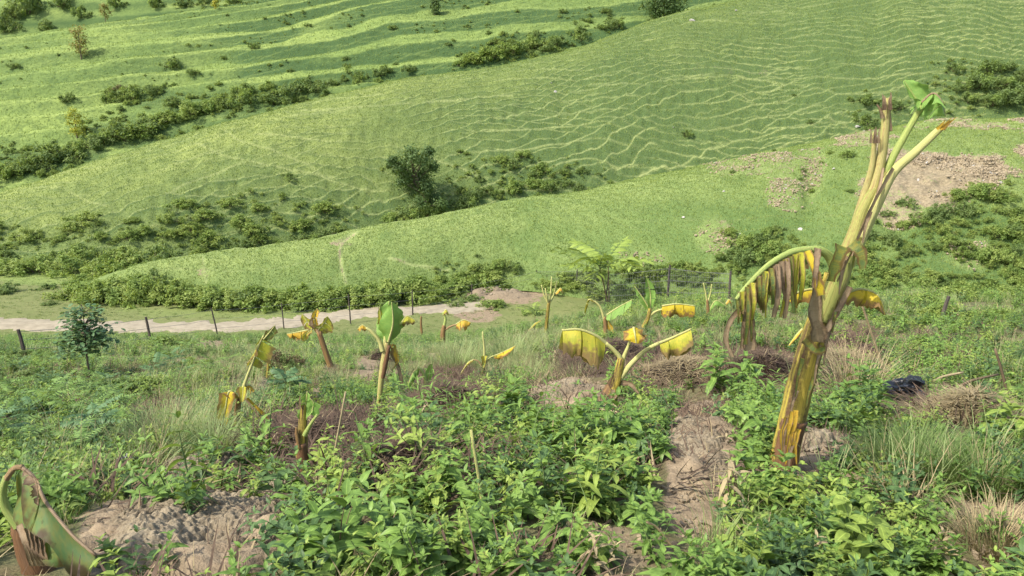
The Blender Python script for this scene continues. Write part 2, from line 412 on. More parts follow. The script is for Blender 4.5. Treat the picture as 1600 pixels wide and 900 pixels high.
# ------------------------------------------------------------------ hills
HV = {}     # hill name -> arrays used to set bushes and stones on it
def smooth_line(pts, S_):
    pts = sorted(pts); xs = [p[0] for p in pts]
    out = []
    W_ = np.exp(-0.5 * (np.arange(-40, 41) / 16.0) ** 2); W_ /= W_.sum()
    for c in (1, 2):
        v = np.interp(S_, xs, [p[c] for p in pts])
        v = np.convolve(np.pad(v, 40, mode='edge'), W_, mode='valid')
        out.append(v)
    return out
def make_hill(name, base, ridge, p0, p1, ns, nt, back, mat, disp, prof=1.35, nback=24):
    """sheet between a foot line (px, Y, z) and a crest line (px, py, Y), then falling away behind the crest"""
    PX = np.linspace(p0, p1, ns)
    bY, bz = smooth_line(base, PX)
    rpy, rY = smooth_line(ridge, PX)
    def at(px, py, Y):
        u = (px - 800) / FPX; v = (450 - py) / FPX
        dy = CP + v * SP; dz = -SP + v * CP; k = Y / dy
        return u * k, Y, CAMZ + dz * k
    rx, ry, rz = at(PX, rpy, rY)
    bx = (PX - 800) / FPX * bY / CP * 1.0; by = bY
    T = np.linspace(0, 1, nt)
    t = T[:, None]
    X = bx + (rx - bx) * t; Y = by + (ry - by) * t
    Z = bz + (rz - bz) * (1 - (1 - t) ** prof) 
    length = np.sqrt((rx - bx) ** 2 + (ry - by) ** 2 + (rz - bz) ** 2)
    Hs = t * length
    # behind the crest
    tb = np.linspace(0, 1, nback + 1)[1:, None]
    d = tb * back
    dirx = (rx - bx) / np.hypot(rx - bx, ry - by); diry = (ry - by) / np.hypot(rx - bx, ry - by)
    Xb = rx + dirx * d; Yb = ry + diry * d; Zb = rz - 0.42 * d * d / (d + back * 0.16)
    X = np.vstack([X, Xb]); Y = np.vstack([Y, Yb]); Z = np.vstack([Z, Zb]); Hs = np.vstack([Hs, length + d])
    Sx = np.cumsum(np.concatenate([[0], np.hypot(np.diff((bx + rx) / 2), np.diff((by + ry) / 2))]))
    A = np.broadcast_to(Sx, X.shape)
    Tm = np.vstack([np.broadcast_to(t, (nt, ns)), np.broadcast_to(1 + tb, (nback, ns))])
    px, py = proj(X, Y, Z)
    dz, attrs = disp(A, Hs, Tm, X, Y, Z, px, py)
    Z = Z + dz
    n, m = X.shape
    idx = np.arange(n * m).reshape(n, m)
    F = np.stack([idx[:-1, :-1], idx[:-1, 1:], idx[1:, 1:], idx[1:, :-1]], -1).reshape(-1, 4)
    me = np_mesh(name, np.stack([X, Y, Z], -1).reshape(-1, 3), F, attrs, mat=mat)
    o = link(name, me); tag(o, kind='structure')
    px, py = proj(X, Y, Z)
    HV[name] = (X, Y, Z, px, py, nt, attrs)
    return o
def on_hill(name, px, py):
    X, Y, Z, PXs, PYs, nt, _ = HV[name]
    d = (PXs[:nt] - px) ** 2 + (PYs[:nt] - py) ** 2
    i = np.unravel_index(np.argmin(d), d.shape)
    return Vector((X[i], Y[i], Z[i]))

def lines(phi, w, mask):
    f = phi - np.floor(phi); d = np.abs(f - 0.5)
    return np.exp(-(d / w) ** 2) * mask
def saw(phi):
    f = (phi - 0.5) - np.floor(phi - 0.5)      # 0 at a track: flat tread then riser
    return f - 0.5
def seg_path(px, py, pts, w):
    m = np.zeros_like(px)
    pts = catmull([(a, b, 0) for a, b in pts], 40)
    for i in range(len(pts) - 1):
        ax, ay = pts[i][:2]; bx, by = pts[i + 1][:2]
        L = (bx - ax) ** 2 + (by - ay) ** 2 + 1e-6
        t = np.clip(((px - ax) * (bx - ax) + (py - ay) * (by - ay)) / L, 0, 1)
        d2 = (px - ax - t * (bx - ax)) ** 2 + (py - ay - t * (by - ay)) ** 2
        m = np.maximum(m, np.exp(-d2 / (w * w)))
    return m

def disp_mid(A, H, T, X, Y, Z, px, py):
    H = H + 0.0
    H0 = H; H = H / (1.9 - 0.9 * sstep(60, 190, A))
    wob = 2.6 * fbm(A / 22, H / 16, 3, 3); wob2 = 2.6 * fbm(A / 19, H / 14, 9, 3)
    p1 = (H + wob + 0.13 * A + 0.45 * vn(A / 4, H / 3, 21) + 0.16 * vn(A / 1.3, H / 2, 121)) / 1.0
    p2 = (H + wob2 - 0.15 * A + 0.45 * vn(A / 3.5, H / 3, 22) + 0.16 * vn(A / 1.2, H / 2, 122)) / 1.15
    p3 = (H + 1.5 * wob - wob2 - 0.02 * A) / 2.2
    m1 = sstep(-0.35, 0.15, fbm(A / 11, H / 4, 51, 3)); m2 = sstep(-0.30, 0.2, fbm(A / 9, H / 4, 52, 3)); m3 = sstep(-0.1, 0.3, fbm(A / 14, H / 5, 53, 3))
    fade = 0.75 + 0.25 * sstep(300, 900, px)
    tr = np.maximum.reduce([lines(p1, 0.066, m1), lines(p2, 0.060, m2), 0.85 * lines(p3, 0.042, m3)]) * fade
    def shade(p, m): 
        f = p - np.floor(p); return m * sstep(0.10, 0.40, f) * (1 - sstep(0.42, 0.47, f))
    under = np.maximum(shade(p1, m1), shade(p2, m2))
    tr *= 1 - 0.75 * sstep(0.93, 1.0, T)
    paths = [[(350, 205), (370, 218), (430, 240), (480, 260), (520, 285), (600, 298), (700, 300), (900, 297)], [(305, 225), (360, 245), (440, 265), (520, 278)],
             [(470, 172), (600, 168), (720, 158), (800, 152)], [(670, 247), (720, 262), (760, 280)], [(110, 300), (160, 322), (200, 335)],
             [(1020, 130), (1140, 118), (1260, 132)], [(1290, 180), (1360, 212)], [(400, 210), (560, 230), (640, 236)]]
    pt = np.zeros_like(px)
    for q in paths: pt = np.maximum(pt, seg_path(px, py, q, 1.4))
    tr = np.maximum(tr, pt * 0.8 * sstep(-.5, 0, fbm(A / 6, H / 2, 153)))
    soil = blob(px, py, [(1150, 105, 90, 10, 0.25)], 0.3 * fbm(A / 2, H / 2, 8))
    lush_shade = np.clip(sstep(450, 1150, px) * 0.78 + 0.6 * (1 - sstep(.05, .7, T)) + 0.45 * fbm(A / 9, H / 4, 61), 0, 1) * (T < 1) * (1 - .8 * sstep(.88, .98, T))  # shade put into the grass colour: darker right side and foot, brighter crest
    lush_shade = np.maximum(lush_shade, 0.7 * blob(px, py, [(760, 290, 130, 50, 1), (1540, 140, 90, 40, 1), (1370, 175, 60, 40, 1), (300, 390, 300, 50, .6)], 0.4 * fbm(A / 4, H / 3, 62)))
    lush_shade = np.clip(lush_shade + 0.5 * under * (0.5 + 0.5 * fade), 0, 1) * (1 - tr)
    dz = 0.11 * (saw(p1) * m1 + 0.9 * saw(p2) * m2) + 0.35 * fbm(A / 6, H / 6, 71, 4) + 0.10 * vn(A / 0.8, H / 0.8, 72)
    H = H0
    dz = dz + 1.3 * fbm(A / 30, H / 25, 73, 2) * np.clip(1.05 - T, 0, 1)
    # gullies on the right
    return dz, dict(track=tr, soil=soil, lush_shade=lush_shade)
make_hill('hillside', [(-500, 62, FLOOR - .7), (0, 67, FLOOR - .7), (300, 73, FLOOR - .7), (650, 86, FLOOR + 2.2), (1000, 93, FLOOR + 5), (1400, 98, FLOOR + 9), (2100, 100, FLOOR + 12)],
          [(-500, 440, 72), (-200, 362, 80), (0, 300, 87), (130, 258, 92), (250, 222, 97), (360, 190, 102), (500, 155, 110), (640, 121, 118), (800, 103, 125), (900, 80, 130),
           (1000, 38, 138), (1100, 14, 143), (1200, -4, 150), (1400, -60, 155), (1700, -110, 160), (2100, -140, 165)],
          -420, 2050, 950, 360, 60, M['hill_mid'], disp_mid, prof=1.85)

def disp_spur(A, H, T, X, Y, Z, px, py):
    nz = 0.75 * fbm(A / 3.5, H / 3.5, 81)
    soil = blob(px, py, [(1455, 268, 120, 60, 0.9), (1385, 300, 60, 55, 0.75), (1270, 268, 22, 40, 0.36), (1335, 212, 50, 18, 0.5), (1180, 260, 70, 20, 0.35), (1120, 375, 40, 30, 0.38),
                         (1220, 300, 40, 40, 0.36), (1520, 195, 70, 10, 0.6), (1630, 235, 52, 32, 1.1), (1410, 345, 40, 20, 0.8), (1515, 400, 40, 25, 0.4), (1010, 400, 40, 15, 0.3), (1600, 190, 30, 6, .8),
                         (530, 380, 20, 6, 0.5), (320, 425, 14, 12, 0.4)], nz)
    wob = 1.2 * fbm(A / 12, H / 9, 3, 3)
    p1 = (H + wob + 0.10 * A) / 1.2; p2 = (H + 1.3 * wob - 0.12 * A) / 1.5
    m1 = sstep(0.0, 0.4, fbm(A / 8, H / 3, 54, 3)); m2 = sstep(0.0, 0.4, fbm(A / 8, H / 3, 55, 3))
    tr = np.maximum(lines(p1, 0.07, m1), lines(p2, 0.07, m2)) * 0.4
    pt = seg_path(px, py, [(556, 366), (538, 376), (531, 395), (533, 415), (540, 440)], 2.6)
    pt = np.maximum(pt, 0.7 * seg_path(px, py, [(610, 404), (650, 414), (700, 420)], 2.5))
    pt = np.maximum(pt, 0.6 * seg_path(px, py, [(316, 402), (318, 415), (322, 440)], 2.5))
    tr = np.maximum(tr, pt)
    soil = np.maximum(soil, pt * 0.62)
    lush_shade = blob(px, py, [(1500, 400, 140, 90, 0.9), (1180, 380, 60, 45, 0.8), (1300, 420, 120, 50, 0.5), (1200, 330, 90, 70, 0.4), (1150, 340, 300, 110, .3)], nz)
    lush_shade = np.clip(lush_shade + 0.4 * fbm(A / 7, H / 5, 63) + 0.45 * (1 - sstep(.1, .75, T)), 0, 1) * (1 - np.clip(soil * 1.5, 0, 1))  # lush patches; painted shade darkens the spur's foot and leaves its crest bright
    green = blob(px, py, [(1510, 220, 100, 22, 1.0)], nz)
    lush_shade = np.maximum(lush_shade, green * 0.3); soil = soil * (1 - green * 0.9)
    dz = 0.12 * (saw(p1) * m1 + saw(p2) * m2) + 0.35 * fbm(A / 5, H / 5, 74, 4) + 0.06 * vn(A / 0.5, H / 0.5, 75)
    gx = np.exp(-((px - 1268 + 0.15 * (py - 285)) / 16) ** 2 - ((py - 285) / 45) ** 2) + 0.6 * np.exp(-((px - 1395) / 22) ** 2 - ((py - 345) / 20) ** 2)
    dz = dz - 0.7 * gx
    dz = dz + soil * 0.25 * vn(A / 0.9, H / 0.9, 76)
    edge = np.clip(T * 8, 0, 1)
    return dz * edge, dict(track=tr, soil=soil, lush_shade=lush_shade)
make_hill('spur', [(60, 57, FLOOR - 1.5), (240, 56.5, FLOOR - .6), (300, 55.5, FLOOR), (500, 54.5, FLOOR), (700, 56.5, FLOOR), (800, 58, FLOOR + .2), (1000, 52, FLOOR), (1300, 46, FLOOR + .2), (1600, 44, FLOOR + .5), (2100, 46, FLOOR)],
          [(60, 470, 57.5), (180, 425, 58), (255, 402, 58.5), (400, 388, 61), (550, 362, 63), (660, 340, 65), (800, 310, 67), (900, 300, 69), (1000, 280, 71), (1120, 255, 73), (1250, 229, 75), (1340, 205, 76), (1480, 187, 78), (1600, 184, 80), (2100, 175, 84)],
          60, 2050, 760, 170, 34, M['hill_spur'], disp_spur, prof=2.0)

def disp_terr(A, H, T, X, Y, Z, px, py):
    wob = 7.5 * fbm(A / 48, H / 40, 5, 3) + 0.9 * vn(A / 9, H / 6, 6)
    ph = (H * 1.0 + wob + 0.05 * A + 2.2 * np.sin(H / 9.0 + 1.0 + A / 60)) / 8.6
    i = np.floor(ph); f = ph - i
    step = np.where(f < 0.5, f * 0.16 / 0.5 * 1.0, 0.16 + (f - 0.5) / 0.5 * 0.84)   # tread then riser
    amp = 3.2 * (0.35 + 0.65 * sstep(-0.4, 0.1, fbm(A / 40, i * 3.7, 7, 2))) * (1 - sstep(0.9, 1.0, T)) * sstep(0.05, 0.2, T)
    dz = (step - f) * amp * 1.25
    fe = np.minimum(f, 1 - f); edge = np.exp(-(fe / 0.05) ** 2) * 0.65
    riser = sstep(0.46, 0.56, f) * (1 - sstep(0.93, 0.98, f))
    mask = sstep(-0.5, 0.0, fbm(A / 30, H / 12, 91, 3))
    p2 = (H + 0.18 * A + 1.4 * fbm(A / 15, H / 12, 15, 3)) / 3.4; p3 = (H - 0.2 * A + 1.4 * fbm(A / 13, H / 12, 16, 3)) / 3.9
    tr = np.maximum.reduce([edge * mask * 0.9, 0.35 * lines(p2, 0.04, mask), 0.35 * lines(p3, 0.04, mask)])
    lush_shade = np.clip(riser * (1.1 + 0.9 * fbm(A / 12, H / 5, 92)) * (0.3 + 0.7 * sstep(200, 600, px + 100)) + 0.4 * sstep(500, 1000, px) + 0.25 * fbm(A / 20, H / 15, 93), 0, 1) * (1 - tr)
    lush_shade = np.maximum(lush_shade, 0.8 * blob(px, py, [(400, 165, 180, 28, 1), (230, 205, 100, 28, 1), (80, 250, 110, 30, 1), (800, 85, 90, 22, 1), (230, 150, 50, 18, 1)], 0.5 * fbm(A / 8, H / 6, 94)))
    dz = dz + 0.5 * fbm(A / 10, H / 8, 95, 4) + 0.12 * vn(A / 1.2, H / 1.2, 96)
    return dz, dict(track=tr, soil=np.zeros_like(px), lush_shade=lush_shade)
make_hill('terraced_hill', [(-600, 112, FLOOR - 1), (0, 116, FLOOR), (400, 125, FLOOR + 3), (800, 136, FLOOR + 8), (1200, 152, FLOOR + 16), (2000, 165, FLOOR + 20)],
          [(-600, 150, 175), (-200, 100, 182), (0, 60, 190), (130, 40, 195), (330, 13, 203), (430, -2, 208), (600, -40, 215), (900, -80, 225), (1300, -120, 235), (2000, -160, 240)],
          -520, 1700, 620, 300, 60, M['hill_terr'], disp_terr, prof=1.25)
def disp_far(A, H, T, X, Y, Z, px, py):
    ph = (H + 5 * fbm(A / 60, H / 40, 5, 3)) / 8.0; f = ph - np.floor(ph)
    step = np.where(f < 0.6, f * 0.4, 0.24 + (f - 0.6) / 0.4 * 0.76)
    tr = np.exp(-((f - 0.58) / 0.06) ** 2) * 0.7
    lush_shade = np.clip(0.4 + sstep(0.6, 0.7, f) * 0.4 + 0.5 * fbm(A / 25, H / 15, 97), 0, 1) * (1 - tr)
    return (step - f) * 3 + 0.8 * fbm(A / 14, H / 10, 98, 4), dict(track=tr, soil=np.zeros_like(px), lush_shade=lush_shade)
make_hill('far_hill', [(-900, 215, -4), (0, 222, 0), (500, 230, 8), (2200, 260, 25)],
          [(-900, -40, 300), (0, -110, 310), (600, -140, 330), (1200, -200, 340), (2200, -240, 350)],
          -900, 2200, 300, 70, 80, M['hill_terr'], disp_far, prof=1.2)

# ------------------------------------------------------------------ short grass standing on the hills (triangles, one mass per hill)
def hill_grass(name, hill, n, size, label, seed, region=None, mat='blade_mid'):
    r = np.random.default_rng(seed)
    X, Y, Z, px, py, nt, at = HV[hill]
    w = np.ones((nt, X.shape[1])); 
    w *= (px[:nt] > -150) & (px[:nt] < 1750) & (py[:nt] > -60)
    w *= np.clip(1 - at['soil'][:nt] * 1.3, 0, 1) * np.clip(1 - at['track'][:nt] * 0.9, 0.05, 1)
    ex = np.hypot(np.gradient(X[:nt], axis=1), np.gradient(Y[:nt], axis=1)) * np.hypot(np.gradient(Y[:nt], axis=0), np.gradient(Z[:nt], axis=0))
    w = (w * ex).ravel(); w /= w.sum()
    k = r.choice(w.size, n, p=w)
    i = k // X.shape[1]; j = np.minimum(k % X.shape[1], X.shape[1] - 2); i = np.minimum(i, nt - 2)
    fx = r.random(n); fy = r.random(n)
    def L(Q): return (Q[i, j] * (1 - fx) + Q[i, j + 1] * fx) * (1 - fy) + (Q[i + 1, j] * (1 - fx) + Q[i + 1, j + 1] * fx) * fy
    B = np.stack([L(X), L(Y), L(Z)], -1)
    a = r.random(n) * 2 * math.pi; s = size * (0.5 + r.random(n)) 
    d = np.stack([np.cos(a), np.sin(a), 0 * a], -1) * (s * 0.32)[:, None]
    tip = np.stack([r.normal(0, 0.45, n) * s, r.normal(0, 0.45, n) * s, s], -1)
    V = np.concatenate([B - d - [0, 0, 0.03], B + d - [0, 0, 0.03], B + tip])
    F = np.stack([np.arange(n), np.arange(n) + n, np.arange(n) + 2 * n], -1)
    o = link(name, np_mesh(name, V, F, mat=M[mat], smooth=False)); tag(o, label, 'grass', kind='stuff')
hill_grass('hillside_grass', 'hillside', 240000, 0.12, 'short pasture grass covering the trampled middle hillside', 1)
hill_grass('spur_grass', 'spur', 150000, 0.09, 'short pale green grass covering the near spur', 2)
hill_grass('terrace_grass', 'terraced_hill', 120000, 0.2, 'bright green grass covering the terraced hill', 3)

# ------------------------------------------------------------------ dirt road in the valley
def ribbon(name, pts, widths, label=None, lift=0.035, seed=0):
    c = catmull([(p.x, p.y, 0) for p in pts], 160); w = np.interp(np.linspace(0, 1, 160), np.linspace(0, 1, len(widths)), widths)
    V = []; nacross = 11
    for i in range(160):
        t = norm(c[min(i + 1, 159)] - c[max(i - 1, 0)]); nrm = np.array((-t[1], t[0], 0))
        for j in range(nacross):
            a = j / (nacross - 1) * 2 - 1
            e = 1 + 0.40 * float(vn(i * 0.22, 3.3 + (a > 0) * 9, seed)) + 0.25 * float(vn(i * 0.9, 5.1 + (a > 0) * 9, seed + 1))
            q = c[i] + nrm * a * w[i] * 0.5 * e
            z = float(gz(q[0], q[1])) + lift * (1.4 - abs(a) ** 4 * 1.9) - 0.05 * math.exp(-((abs(a) - 0.5) / 0.16) ** 2) * 0.5
            V.append((q[0], q[1], z))
    F = [(i * nacross + j, i * nacross + j + 1, (i + 1) * nacross + j + 1, (i + 1) * nacross + j) for i in range(159) for j in range(nacross - 1)]
    o = link(name, np_mesh(name, V, F, mat=M['road'])); tag(o, label, kind='structure')
ribbon('dirt_road', [P(-500, 505, 1) * 47.5, *[(lambda v: v)(G(a, b)) for a, b in [(-60, 506), (60, 508), (200, 511), (330, 511), (430, 507), (520, 494), (600, 486), (690, 484), (770, 472)]]][1:], [2.9, 2.9, 3.0, 3.2, 3.4, 3.2, 2.8, 2.7, 2.6], seed=4, lift=0.06)
ribbon('dirt_track', [G(a, b) for a, b in [(-60, 530), (40, 531), (120, 533), (200, 536), (270, 534), (330, 524)]], [1.5, 1.6, 1.5, 1.2, 0.9, 0.5], seed=9, lift=0.055)
# ------------------------------------------------------------------ plant parts
def leaf_geo(L, W, ns=4, fold=0.25, droop=0.25, kind='ovate', wave=0.0, rng=None):
    """one leaf lying along +Y from the origin, surface up +Z: two halves folded along the midrib"""
    V = []; U = []; F = []
    for i in range(ns + 1):
        v = i / ns
        if kind == 'ovate': w = 1.75 * (v ** 0.55) * ((1 - v) ** 0.85)
        elif kind == 'round': w = math.sin(math.pi * min(1, v * 0.97 + 0.03)) ** 0.6
        elif kind == 'lance': w = 1.6 * (v ** 0.6) * ((1 - v) ** 0.7)
        else: w = math.sin(math.pi * v) ** 0.8
        w = max(w, 0.03) * W * 0.5
        y = L * (v - 0.10 * droop * v * v); z = -droop * L * v * v * 0.8 + 0.08 * L * v
        wz = wave * W * (rng.random() - 0.5) if rng else 0
        V += [(-w, y, z + w * fold + wz), (0, y, z), (w, y, z + w * fold - wz)]
        U += [(0, v), (0.5, v), (1, v)]
    for i in range(ns):
        a = i * 3
        F += [(a, a + 1, a + 4, a + 3), (a + 1, a + 2, a + 5, a + 4)]
    return V, F, U
def xf(V, Mx): return [tuple(Mx @ Vector(p)) for p in V]
def leaf_matrix(pos, az, pitch, roll, s):
    return Matrix.Translation(pos) @ Matrix.Rotation(az, 4, 'Z') @ Matrix.Rotation(pitch, 4, 'X') @ Matrix.Rotation(roll, 4, 'Y') @ Matrix.Scale(s, 4)

def weed_layout(rng, H, L, nodes=6, branches=2):
    """upright broad-leaved weed: stems (polyline, radius) and leaf matrices (unit leaf length)"""
    stems = []; leaves = []
    def shoot(base, az, lean, h, n, l0, first):
        pts = []; d = Vector((math.cos(az) * lean, math.sin(az) * lean, 1)).normalized()
        p = base.copy(); tw = rng.random() * 6.28
        for i in range(n + 1):
            pts.append(tuple(p)); v = i / n
            if i > 0 or not first:
                for s in (0, 1):
                    if rng.random() < 0.93:
                        sz = l0 * (0.55 + 0.75 * math.sin(math.pi * (0.15 + 0.75 * v))) * (0.8 + 0.4 * rng.random())
                        leaves.append(leaf_matrix(p, tw + s * math.pi + rng.uniform(-.3, .3), rng.uniform(-0.55, 0.35) + 0.55 * v, rng.uniform(-.35, .35), sz))
                tw += 1.57 + rng.uniform(-.3, .3)
            p = p + d * (h / n); d = (d + Vector((rng.uniform(-.15, .15), rng.uniform(-.15, .15), 0.08))).normalized()
        for q in range(3):
            leaves.append(leaf_matrix(p, tw + q * 2.1, 0.75, 0, l0 * rng.uniform(.4, .65)))
        stems.append((pts, 0.006 * h / 0.35))
    shoot(Vector((0, 0, 0)), rng.random() * 6.28, rng.uniform(.05, .3), H, nodes, L, True)
    for b in range(branches):
        shoot(Vector((rng.uniform(-.02, .02), rng.uniform(-.02, .02), H * rng.uniform(.02, .3))), rng.random() * 6.28, rng.uniform(.4, .9), H * rng.uniform(.5, .85), max(3, nodes - 2), L * 0.9, False)
    return stems, leaves
def weed_mesh(name, rng, H, L, W, mat, nodes=6, branches=2, kind='ovate', ns=4, stem_mat=None, droop=0.5):
    mb = MB(); st, lv = weed_layout(rng, H, L, nodes, branches)
    for pts, r in st: tube(mb, pts, list(np.linspace(r, r * .4, len(pts))), 4, 1, cap=False)
    g = [leaf_geo(1, W / L, ns, 0.3, droop * q, kind, 0.15, rng) for q in (0.5, 1.0, 1.5)]
    for m in lv:
        V, F, U = rng.choice(g); mb.add(xf(V, m), F, U, 0)
    return mb.mesh(name, [mat, stem_mat or M['gstem']])
def blade(mb, base, az, lean, L, w, m=0, segs=4, curl=1.0):
    d = Vector((math.cos(az) * lean, math.sin(az) * lean, 1)).normalized(); out = Vector((math.cos(az), math.sin(az), 0))
    side = Vector((-math.sin(az), math.cos(az), 0)); p = Vector(base); V = []; U = []
    for i in range(segs + 1):
        v = i / segs; ww = w * (1 - v ** 1.5) * 0.5 + w * 0.04
        V += [tuple(p - side * ww), tuple(p + side * ww)]; U += [(0, v), (1, v)]
        p = p + d * (L / segs); d = (d + out * 0.22 * curl * (0.6 + v) - Vector((0, 0, 0.20 * curl * (v + .1)))).normalized()
    mb.add(V, [(2 * i, 2 * i + 1, 2 * i + 3, 2 * i + 2) for i in range(segs)], U, m)
def grass_mesh(name, rng, n, L, w, spread, mats, lean=0.5, curl=1.0, mix=0.0, segs=4):
    mb = MB()
    for i in range(n):
        a = rng.random() * 6.28; r = spread * math.sqrt(rng.random())
        b = (math.cos(a) * r, math.sin(a) * r, -0.02)
        blade(mb, b, a + rng.uniform(-1, 1), lean * (0.15 + rng.random()) * (0.4 + r / spread), L * rng.uniform(.5, 1.1), w * rng.uniform(.6, 1.2), 1 if rng.random() < mix else 0, segs, curl)
    return mb.mesh(name, mats)
def frond(mb, Mx, L, pairs, lw, m=0, droop=0.5, leafL=0.3, kind='lance', rng=random, stem_m=1):
    """pinnate leaf: rachis along +Y with opposite leaflets"""
    pts = []
    for i in range(7):
        v = i / 6; pts.append((0, L * (v - .08 * droop * v * v), L * (0.12 * v - droop * v * v * 0.6)))
    W = xf(pts, Mx); tube(mb, W, list(np.linspace(0.008, 0.003, 7) * Mx.to_scale()[0] * L * 2), 3, stem_m, cap=False)
    V0, F0, U0 = leaf_geo(1, lw / leafL, 3, 0.2, 0.4, kind)
    for i in range(pairs):
        v = 0.18 + 0.8 * i / (pairs - 1)
        b = Vector((0, L * (v - .08 * droop * v * v), L * (0.12 * v - droop * v * v * 0.6)))
        s = leafL * L * (0.55 + 0.6 * math.sin(math.pi * (0.1 + 0.8 * v)))
        for sd in (-1, 1):
            lm = Matrix.Translation(b) @ Matrix.Rotation(-sd * rng.uniform(.95, 1.25), 4, 'Z') @ Matrix.Rotation(rng.uniform(-.45, .05), 4, 'X') @ Matrix.Scale(s, 4)
            mb.add(xf(V0, Mx @ lm), F0, U0, m)
    mb.add(xf(V0, Mx @ Matrix.Translation((0, L * (1 - .08 * droop), L * (0.12 - droop * .6))) @ Matrix.Scale(leafL * L * .7, 4)), F0, U0, m)
def fern_mesh(name, rng, H, nf, L, pairs, mats, leafL=0.28, lw=0.09, kind='lance'):
    mb = MB()
    top = Vector((rng.uniform(-.05, .05), rng.uniform(-.05, .05), H))
    tube(mb, [(0, 0, -0.03), tuple(top * .5), tuple(top)], [0.011 * H / .5, .008 * H / .5, .004 * H / .5], 5, 1, cap=False)
    for i in range(nf):
        v = 0.45 + 0.55 * i / max(1, nf - 1)
        Mx = Matrix.Translation(top * v) @ Matrix.Rotation(i * 2.4 + rng.uniform(-.3, .3), 4, 'Z') @ Matrix.Rotation(0.1 + 0.75 * (v - .4) + rng.uniform(-.15, .15), 4, 'X')
        frond(mb, Mx, L * rng.uniform(.75, 1.1), pairs, lw, 0, rng.uniform(.4, .8), leafL, kind, rng)
    return mb.mesh(name, mats)
def bush_mesh(name, rng, mats, n=2400, leaf=0.075, clumps=30, flat=0.8, open_=0.5, mix=0.3):
    """ragged shrub of unit radius standing on its origin: many small leaf clumps at uneven heights on thin stems, two leaf tones"""
    V = []; F = []; Mi = []; nr = np.random.default_rng(rng.randint(0, 10 ** 6))
    cs = []; b = 0
    for i in range(clumps):
        a = rng.random() * 6.28; r = rng.random() ** 0.6 * 0.85; lob = 1 + .35 * math.sin(a * 3 + rng.random())
        h = (0.06 + rng.random() ** 0.8 * 0.95) * (1 - .6 * r * r) * flat * 1.15
        cs.append((math.cos(a) * r * lob, math.sin(a) * r * lob, h, rng.uniform(.12, .30)))
    per = n // clumps
    for (cx, cy, cz, cr) in cs:
        d = nr.normal(size=(per, 3)); d[:, 2] = d[:, 2] * 0.8 + 0.25; d /= np.linalg.norm(d, axis=1)[:, None]
        rad = cr * (0.25 + 0.9 * nr.random(per) ** 0.7) * (1 + 0.35 * nr.normal(size=per) * open_)
        p = np.array((cx, cy, cz)) + d * rad[:, None]; p[:, 2] = np.abs(p[:, 2])
        nrm = d * .7 + nr.normal(0, .5, (per, 3)) + np.array((-.1, -.1, .6)); nrm /= np.linalg.norm(nrm, axis=1)[:, None]
        t = np.cross(nrm, nr.normal(size=(per, 3))); t /= np.linalg.norm(t, axis=1)[:, None]; s = np.cross(nrm, t)
        l = leaf * (0.5 + 0.9 * nr.random(per))[:, None]
        q = np.stack([p - t * l, p + s * l * .42 + nrm * l * .1, p + t * l, p - s * l * .42 + nrm * l * .1], 1).reshape(-1, 3)
        V.append(q); F.append(np.arange(per * 4).reshape(-1, 4) + b); b += per * 4; Mi += [2 if rng.random() < mix else 0] * per
    mb = MB(); mb.add(np.concatenate(V), np.concatenate(F).tolist(), None, 0); mb.m = list(Mi)
    for (cx, cy, cz, cr) in cs[:12]:
        tube(mb, [(0, 0, -0.1), (cx * .4, cy * .4, cz * .5), (cx, cy, cz)], [.025, .015, .006], 4, 1, cap=False)
    return mb.mesh(name, mats, smooth=False)
def tree_parts(name, rng, H, cr, cw, mats, n=2600, leaf=0.22, trunk_r=None, lean=0.0, bare=0.3, clumps=16, opn=0.3):
    """returns trunk mesh and crown mesh; crown as leaf clumps on real limbs"""
    tr = trunk_r or H * 0.022
    tm = MB(); top = Vector((lean * H, 0, H * 0.92))
    pts = catmull([(0, 0, -0.2), (lean * H * .2, rng.uniform(-.02, .02) * H, H * .35), (lean * H * .6, rng.uniform(-.03, .03) * H, H * .65), tuple(top)], 9)
    tube(tm, pts, list(np.linspace(tr, tr * .25, 9)), 7, 0)
    nr = np.random.default_rng(rng.randint(0, 10 ** 6)); V = []; F = []; b = 0
    for i in range(clumps):
        v = bare + (1 - bare) * (i + .5) / clumps; o = pts[min(8, int(v * 8))]
        a = i * 2.4 + rng.uniform(-.5, .5); rr = cw * math.sin(math.pi * min(1, .18 + .72 * (v - bare) / (1 - bare))) * rng.uniform(.45, .95)
        c = np.array((o[0] + math.cos(a) * rr, o[1] + math.sin(a) * rr, H * v + rng.uniform(-.05, .07) * H))
        tube(tm, [tuple(o - np.array((0, 0, H * .08))), tuple((o + c) / 2 + np.array((0, 0, -.02 * H))), tuple(c)], [tr * .4, tr * .25, tr * .1], 4, 0, cap=False)
        per = n // clumps; R_ = cr * rng.uniform(.7, 1.2)
        d = nr.normal(size=(per, 3)); d /= np.linalg.norm(d, axis=1)[:, None]
        p = c + d * (R_ * (0.35 + .65 * nr.random(per)) * (1 + opn * .5 * nr.normal(size=per)))[:, None] * np.array((1, 1, .75))
        nrm = d * .6 + nr.normal(0, .5, (per, 3)) + np.array((0, 0, .5)); nrm /= np.linalg.norm(nrm, axis=1)[:, None]
        t = np.cross(nrm, nr.normal(size=(per, 3))); t /= np.linalg.norm(t, axis=1)[:, None]; s = np.cross(nrm, t)
        l = leaf * (.5 + .7 * nr.random(per))[:, None]
        q = np.stack([p - t * l, p + s * l * .45, p + t * l, p - s * l * .45], 1).reshape(-1, 3)
        V.append(q); F.append(np.arange(per * 4).reshape(-1, 4) + b); b += per * 4
    mb = MB(); mb.add(np.concatenate(V), np.concatenate(F).tolist(), None, 0)
    return tm.mesh('trunk', [mats[1]]), mb.mesh('crown', [mats[0]], smooth=False)

